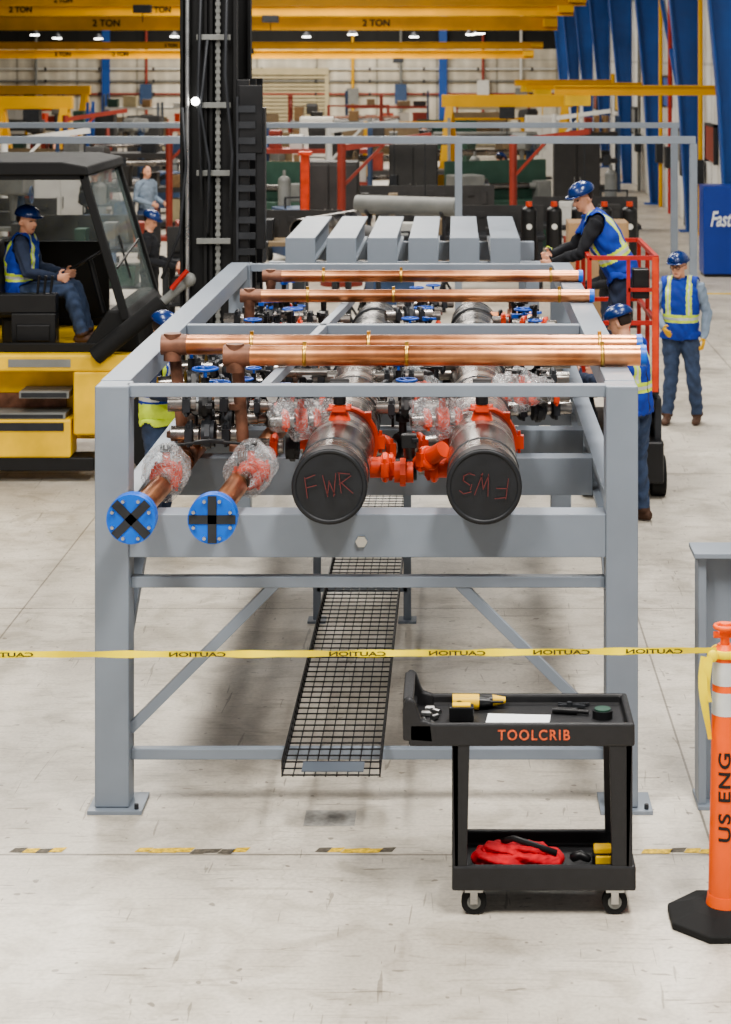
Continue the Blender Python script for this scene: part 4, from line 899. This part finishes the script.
def rack(x,y,w,h,up,beam,lab):
    Q=thing('storage_rack',(x,y,0),lab,'storage rack',group='storage racks')
    for sx in(-1,1):
        g=G()
        for sy in(-.45,.45): g.box(x+sx*w/2-.04,x+sx*w/2+.04,y+sy-.04,y+sy+.04,0,h)
        for k in range(int(h/.6)): g.bar((x+sx*w/2,y-.45,k*.6),(x+sx*w/2,y+.45,k*.6+.6),.03,.03)
        part(Q,'upright_frame',g,up)
    z=.15;lv=[]
    while z<h-.1:
        g=G(); g.box(x-w/2,x+w/2,y-.48,y-.42,z-.1,z); g.box(x-w/2,x+w/2,y+.42,y+.48,z-.1,z); g.box(x-w/2,x+w/2,y-.42,y+.42,z-.02,z); part(Q,'shelf',g,beam); lv.append(z); z+=.75
    return lv
boxproto={}
def crate(x,y,z,sx,sy,sz,m,r=0.):
    key=(m.name)
    if key not in boxproto:
        g=G(); g.box(-.5,.5,-.5,.5,0,.82); g.box(-.53,.53,-.53,.53,.80,1.0)
        boxproto[key]=_mesh('crate',g,[m])
    o=bpy.data.objects.new('storage_box',boxproto[key]); o.location=(x,y,z); o.scale=(sx,sy,sz); o.rotation_euler=(0,0,r); COL.objects.link(o)
    tag(o,key.replace('_',' ')+' coloured lidded storage box in the workshop','box','workshop storage boxes')
cols=[CARD,MBLUE,MRED,WHT,DRK,GRN,MTAN,BEIGE,MGREY,MDARK,MDARK,MGREY,CARD,BLK,ORG]
rnd=random.Random(11)
def fill(x,y,w,lv,n=5):
    for z in lv:
        for k in range(n):
            if rnd.random()<.75:
                s=w/n*rnd.uniform(.45,.85); crate(x-w/2+(k+.5)*w/n,y-.1,z,s,.5,rnd.uniform(.18,.5),rnd.choice(cols))
for (x,y,w,h,u,b) in [(-7.3,44,2.8,2.2,MBLUE,MDARK),(-3.2,46,2.4,2.2,MBLUE,MRED),(-1.2,50.5,2.0,2.2,MGREY,MDARK),(-12.5,60,3,2.4,BLUED,MDARK),(-8,64,3,2.3,GREYD,BEIGE),(-4,66,3,2.5,MRED,MGREY),(3.9,56,1.2,2.1,MBLUE,MDARK),(-18,82,3.5,2.4,MBLUE,ORG),(-13,84,3.5,2.2,GREYD,WHT),(-3,86,3.5,2.3,MBLUE,MRED),(1.5,84,3,2.1,MRED,BEIGE)]:
    fill(x,y,w,rack(x,y,w,h,u,b,'shop storage rack loaded with assorted boxes'))
for (x,y,w,t) in [(-5.6,30,2.2,DRK),(-2.9,31,2.2,MTAN),(.2,32,2.4,DRK),(-9.2,36,2.4,MTAN),(-3.4,27.9,1.4,DRK),(-.6,37,2.6,MTAN),(2.2,34,1.8,DRK),(-11,41.5,2.6,DRK),(-7.6,33.6,1.6,MGREY)]:
    bench(x,y,w,t,'steel workbench with tool panel in the workshop')
    for k in range(5): 
        if rnd.random()<.85: crate(x-w/2+.2+k*w*.2,y-.05,.92,rnd.uniform(.12,.35),.3,rnd.uniform(.1,.38),rnd.choice(cols))
    crate(x-w*.2,y,.34,.5,.45,.35,rnd.choice(cols)); crate(x+w*.25,y,.34,.5,.45,.3,rnd.choice(cols))
def proto(name,lab,cat,grp,fn,pos,rots=True):
    first_=None
    for i,(x,y) in enumerate(pos):
        r=rnd.choice([0,.4,-.5,.2,-.3,.15]) if rots else 0
        if first_ is None:
            Q=thing(name,(x,y,0),lab,cat,group=grp); fn(Q); Q.rotation_euler=(0,0,r); first_=Q
        else: dup(first_,(x,y,0),r)
def m_drill(a,b):
    def f(Q):
        part(Q,'base',G().box(-.4,.4,-.4,.4,0,.25),b,.02,local=True); part(Q,'column',G().cyl((0,.2,.25),(0,.2,1.9),.09),b,local=True)
        part(Q,'table',G().box(-.35,.35,-.35,.15,.85,.93),DRK,.01,local=True)
        g=G(); g.prism([(-.4,1.62),(.3,1.55),(.38,1.75),(.3,1.95),(-.3,2.0),(-.42,1.9)],'x',-.2,.2); g.cyl((0,-.2,1.2),(0,-.2,1.62),.04,.07); hd=part(Q,'head',g,a,.03,local=True)
        g=G(); g.ring((.26,-.1,1.6),(1,0,0),.13,.012); g.cyl((.2,-.1,1.6),(.27,-.1,1.6),.02)
        for k in range(3): t=k*2.09; g.bar((.26,-.1,1.6),(.26,-.1+.13*math.cos(t),1.6+.13*math.sin(t)),.012,.012)
        part(hd,'feed_wheel',g,b,local=True)
    return f
def m_lathe(a,b):
    def f(Q):
        g=G(); g.box(-1.1,-.6,-.35,.35,0,.75); g.box(.6,1.1,-.35,.35,0,.75); g.box(-1.1,1.1,-.3,.3,.75,.95); part(Q,'bed',g,a,.02,local=True)
        g=G(); g.box(-1.1,-.5,-.3,.3,.95,1.45); part(Q,'headstock',g,b,.03,local=True)
        part(Q,'chuck',G().cyl((-.5,0,1.2),(-.35,0,1.2),.17),CHR,local=True)
        g=G(); g.box(.7,1.0,-.15,.15,.95,1.3); g.cyl((.55,0,1.2),(.7,0,1.2),.05,.08); part(Q,'tailstock',g,b,.02,local=True)
        part(Q,'splash_guard',G().box(-1.1,1.1,.33,.36,.9,1.7),a,local=True)
        part(Q,'workpiece',G().cyl((-.35,0,1.2),(.55,0,1.2),.07),STEEL,local=True)
    return f
def m_welder(a):
    def f(Q):
        g=G(); g.box(-.3,.3,-.45,.35,.15,1.0); g.box(-.28,.28,-.47,-.45,.6,.95); part(Q,'power_source',g,a,.03,local=True)
        g=G(); g.cyl((0,.52,.1),(0,.52,1.45),.12); g.sph((0,.52,1.45),(.12,.12,.1)); g.cyl((0,.52,1.5),(0,.52,1.65),.03); part(Q,'gas_cylinder',g,MGREY,local=True)
        for x in(-.32,.32): part(Q,'wheel',G().cyl((x-.03,.4,.13),(x+.03,.4,.13),.13),RUB,local=True)
        g=G(); g.ring((0,-.5,.75),(0,1,0),.2,.025); g.ring((0,-.53,.72),(0,1,0),.17,.02); part(Q,'coiled_cable',g,BLK,local=True)
        g=G(); g.bar((-.25,-.3,1.0),(-.25,-.3,1.2),.03,.03); g.bar((.25,-.3,1.0),(.25,-.3,1.2),.03,.03); g.bar((-.26,-.3,1.2),(.26,-.3,1.2),.03,.03); part(Q,'handle',g,DRK,local=True)
    return f
def m_cabinet(a):
    def f(Q):
        part(Q,'body',G().box(-.5,.5,-.3,.3,.08,1.95),a,.015,local=True)
        for s in(-1,1):
            d=part(Q,'door',G().box(.01 if s>0 else -.48,.48 if s>0 else -.01,-.325,-.3,.12,1.9),a,.008,local=True); part(d,'handle',G().cyl((s*.06,-.345,.95),(s*.06,-.345,1.15),.012),CHR,local=True)
        part(Q,'plinth',G().box(-.48,.48,-.28,.28,0,.08),DRK,local=True)
    return f
def m_piperack(a,b):
    def f(Q):
        g=G()
        for x in(-1.1,1.1):
            g.bar((x,-.4,0),(x,0,2.0),.08,.08); g.bar((x,.4,0),(x,0,2.0),.08,.08)
            for z in(.4,.9,1.4): g.bar((x,-.55+z*.12,z),(x,.55-z*.12,z),.06,.06)
        g.bar((-1.1,0,1.97),(1.1,0,1.97),.06,.06); part(Q,'a_frame',g,a,local=True)
        for z in(.4,.9,1.4):
            for k in range(3): 
                rr=[.09,.06,.045][(k+int(z*10))%3]; yy=-.42+k*.17
                part(Q,'stored_pipe',G().cyl((-1.5,yy+z*.1,z+.03+rr),(1.5,yy+z*.1,z+.03+rr),rr,n=14),b if k%2 else STEEL,local=True)
    return f
def m_boom(a):
    def f(Q):
        part(Q,'base',G().cyl((0,0,0),(0,0,.08),.35),a,local=True); part(Q,'mast',G().cyl((0,0,.08),(0,0,2.35),.07),a,local=True)
        g=G(); g.bar((0,0,2.25),(1.5,0,2.45),.07,.1); g.bar((0,0,1.6),(.7,0,2.3),.05,.05); part(Q,'boom',g,a,local=True)
        g=G(); g.cyl((1.4,0,1.3),(1.4,0,2.4),.012,n=6); g.cbox(1.4,0,1.25,.15,.12,.25); part(Q,'wire_feeder',g,DRK,local=True)
    return f
proto('drill_press','upright grey shop drill press with feed wheel','machine','drill presses',m_drill(MGREY,MBLUE),[(-6.9,31.3),(-5.2,49),(1.6,46.5),(-9.3,58),(-15,75)])
proto('drill_press','upright dark shop drill press with feed wheel','machine','drill presses',m_drill(MDARK,MTAN),[(-7.1,39.5),(-2.4,43),(-12,57),(-5.5,76),(2.4,68)])
proto('lathe','long grey and tan metal lathe with splash guard','machine','shop lathes',m_lathe(MTAN,MGREY),[(-9.8,44.5),(-5.6,54.5),(-2.2,57.5),(-11,68),(-7.5,72),(1.0,74)])
proto('lathe','green and grey metal lathe with splash guard','machine','shop lathes',m_lathe(GRN,MGREY),[(-3.9,39),(.9,39.4),(-15,57),(-.5,65)])
proto('welding_machine','wheeled red welding machine with gas cylinder','welder','welding machines',m_welder(MRED),[(-4.4,33.5),(2.0,30.5),(-8.6,40.5),(.6,44),(-3.4,51),(-12.6,50.5)])
proto('welding_machine','wheeled blue welding machine with gas cylinder','welder','welding machines',m_welder(MBLUE),[(-1.0,29.4),(-6.2,34.6),(-3.0,36.6),(3.0,38.5),(-6.9,48),(-15.5,63)])
proto('tool_cabinet','tall pale metal tool cabinet with two doors','cabinet','tall shop cabinets',m_cabinet(WHT),[(-7.4,37.6),(-12.2,47),(-4.2,60),(2.6,61.5),(-17,77)],False)
proto('tool_cabinet','tall dark grey metal tool cabinet with two doors','cabinet','tall shop cabinets',m_cabinet(MDARK),[(-2.2,34.6),(-.9,41.5),(2.6,43.6),(-9.6,61.5),(-11.6,65)],False)
proto('pipe_rack','A-frame rack stacked with steel and copper-brown pipes','pipe rack','pipe racks',m_piperack(MRED,COPO),[(-9.9,38.9),(-8.0,52),(-3.6,73)])
proto('pipe_rack','A-frame rack stacked with bare steel pipes','pipe rack','pipe racks',m_piperack(YELC,MGREY),[(-1.4,54.3),(.8,57.5),(-15.6,69)])
proto('welding_boom','slim swivelling red welding boom with hanging wire feeder','welding boom','welding booms',m_boom(MRED),[(-1.9,32.9),(-5.9,41),(1.0,35.6),(-9.4,48)])
proto('welding_boom','slim white swivelling boom with hanging wire feeder','welding boom','welding booms',m_boom(WHT),[(-8.0,35.3),(-2.6,40.6),(2.4,49),(-13.6,54)])
vp=None
for i,(x,y) in enumerate([(1.0,27.8),(1.35,27.8),(1.7,27.8),(2.05,27.8),(2.4,27.8)]):
    if vp is None:
        vp=thing('pressure_vessel',(x,y,.0),'upright dark cylindrical vessel with orange cap and gauge','vessel',group='row of upright vessels')
        g=G(); g.cyl((0,0,.9),(0,0,1.6),.11); g.sph((0,0,1.6),(.11,.11,.08)); g.cyl((0,0,0),(0,0,.9),.05); g.cbox(0,0,.02,.28,.28,.04); part(vp,'vessel_body',g,BLK,local=True)
        g=G(); g.cyl((0,0,1.65),(0,0,1.74),.045); part(vp,'valve_cap',g,ORG,local=True)
        part(vp,'gauge',G().cyl((0,-.12,1.4),(0,-.10,1.4),.04),WHT,local=True)
    else: dup(vp,(x,y,0))
for i,(x,y,a,m) in enumerate([(-1.15,24.6,-.35,MDARK),(-.75,29.6,-1.2,MGREY),(-1.7,26.2,.4,STEEL)]):
    Q=thing('pipe_on_stands',(x,y,0),'loose steel pipe spool resting on two pipe stands','pipe',group='pipe spools on stands')
    d=V((math.sin(a),math.cos(a),0)); c0_=V((x,y,1.55))
    g=G(); g.cyl(c0_-d*.8,c0_+d*.8,.14,n=28,cap=False); g.cyl(c0_-d*.8,c0_+d*.8,.125,n=28,cap=False); g.ring(c0_-d*.8,d,.13,.011); part(Q,'pipe',g,m)
    for s in(-.6,.6):
        g=G(); p=c0_+d*s; g.cyl((p.x,p.y,0),(p.x,p.y,1.38),.03)
        for k in range(3): t=k*2.09; g.cyl((p.x,p.y,.5),(p.x+.3*math.cos(t),p.y+.3*math.sin(t),0),.018)
        q=d.cross(V((0,0,1))); g.bar(p+V((0,0,-.18)),p+q*.14+V((0,0,-.08)),.04,.03); g.bar(p+V((0,0,-.18)),p-q*.14+V((0,0,-.08)),.04,.03)
        part(Q,'pipe_stand',g,DRK)
g=G(); g.box(-2.62,-2.48,33.5,33.7,0,2.1); g.box(-2.75,-2.35,33.4,33.8,0,.05); g.box(-2.66,-2.44,33.45,33.75,2.1,2.16); solo('orange_post',g,ORG,(-2.55,33.6,0),'tall orange painted steel post with base plate','post')
for i,(z,m) in enumerate(((2.55,MGREY),(3.15,WHT),(1.9,MRED))):
    Q=thing('wall_conduit',(-10,99.8,z),'long conduit pipe clipped along the end wall','pipe',group='end wall conduits')
    part(Q,'conduit',G().cyl((-27,99.85,z),(4.9,99.85,z),.05,n=10),m)
    g=G()
    for k in range(12): g.box(-26+k*2.7,-25.9+k*2.7,99.78,99.99,z-.08,z+.08)
    part(Q,'clips',g,DRK)
for i,x in enumerate([-21,-15.5,-11.4,-5.2,-2.8,1.3,3.2]):
    Q=thing('wall_riser',(x,99.7,0),'vertical service pipe with control box on the end wall','pipe',group='end wall risers')
    part(Q,'pipe',G().cyl((x,99.75,0),(x,99.75,8.8),.07,n=10),[MGREY,MRED,WHT,YELC][i%4]); part(Q,'control_box',G().box(x-.3,x+.3,99.55,99.75,1.4,2.2+(i%3)*.2),[MGREY,MBLUE,WHT][i%3],.01)
for i,(y,z,m) in enumerate([(40.5,2.0,MRED),(41.5,2.3,YEL),(46.5,1.7,MGREY),(49,2.9,BLUED),(53,2.2,MRED),(58,1.9,MGREY),(64,2.4,YEL),(74,2.2,MRED)]):
    if i==1: continue
    Q=thing('wall_board',(5.15,y,z),'framed notice board fixed to the side wall','notice board',group='wall boards')
    part(Q,'board',G().box(5.12,5.19,y-.7,y+.7,z-.35,z+.35),m)
    g=G(); g.box(5.10,5.19,y-.75,y-.7,z-.4,z+.4); g.box(5.10,5.19,y+.7,y+.75,z-.4,z+.4); g.box(5.1,5.19,y-.75,y+.75,z+.35,z+.4); part(Q,'board_frame',g,DRK)
for i,(y,m) in enumerate([(41.9,YELC),(44.6,MGREY),(47.9,REDP),(50.1,YELC),(56,MGREY),(61.5,YELC)]):
    Q=thing('side_wall_riser',(5.1,y,0),'vertical service pipe with valve box on the side wall','pipe',group='side wall risers')
    part(Q,'pipe',G().cyl((5.1,y,0),(5.1,y,8.8),.05,n=10),m); part(Q,'valve_box',G().box(4.98,5.15,y-.2,y+.2,1.1,1.6),DRK,.01)
crate(1.75,25,0,.7,.6,1.7,CARD)
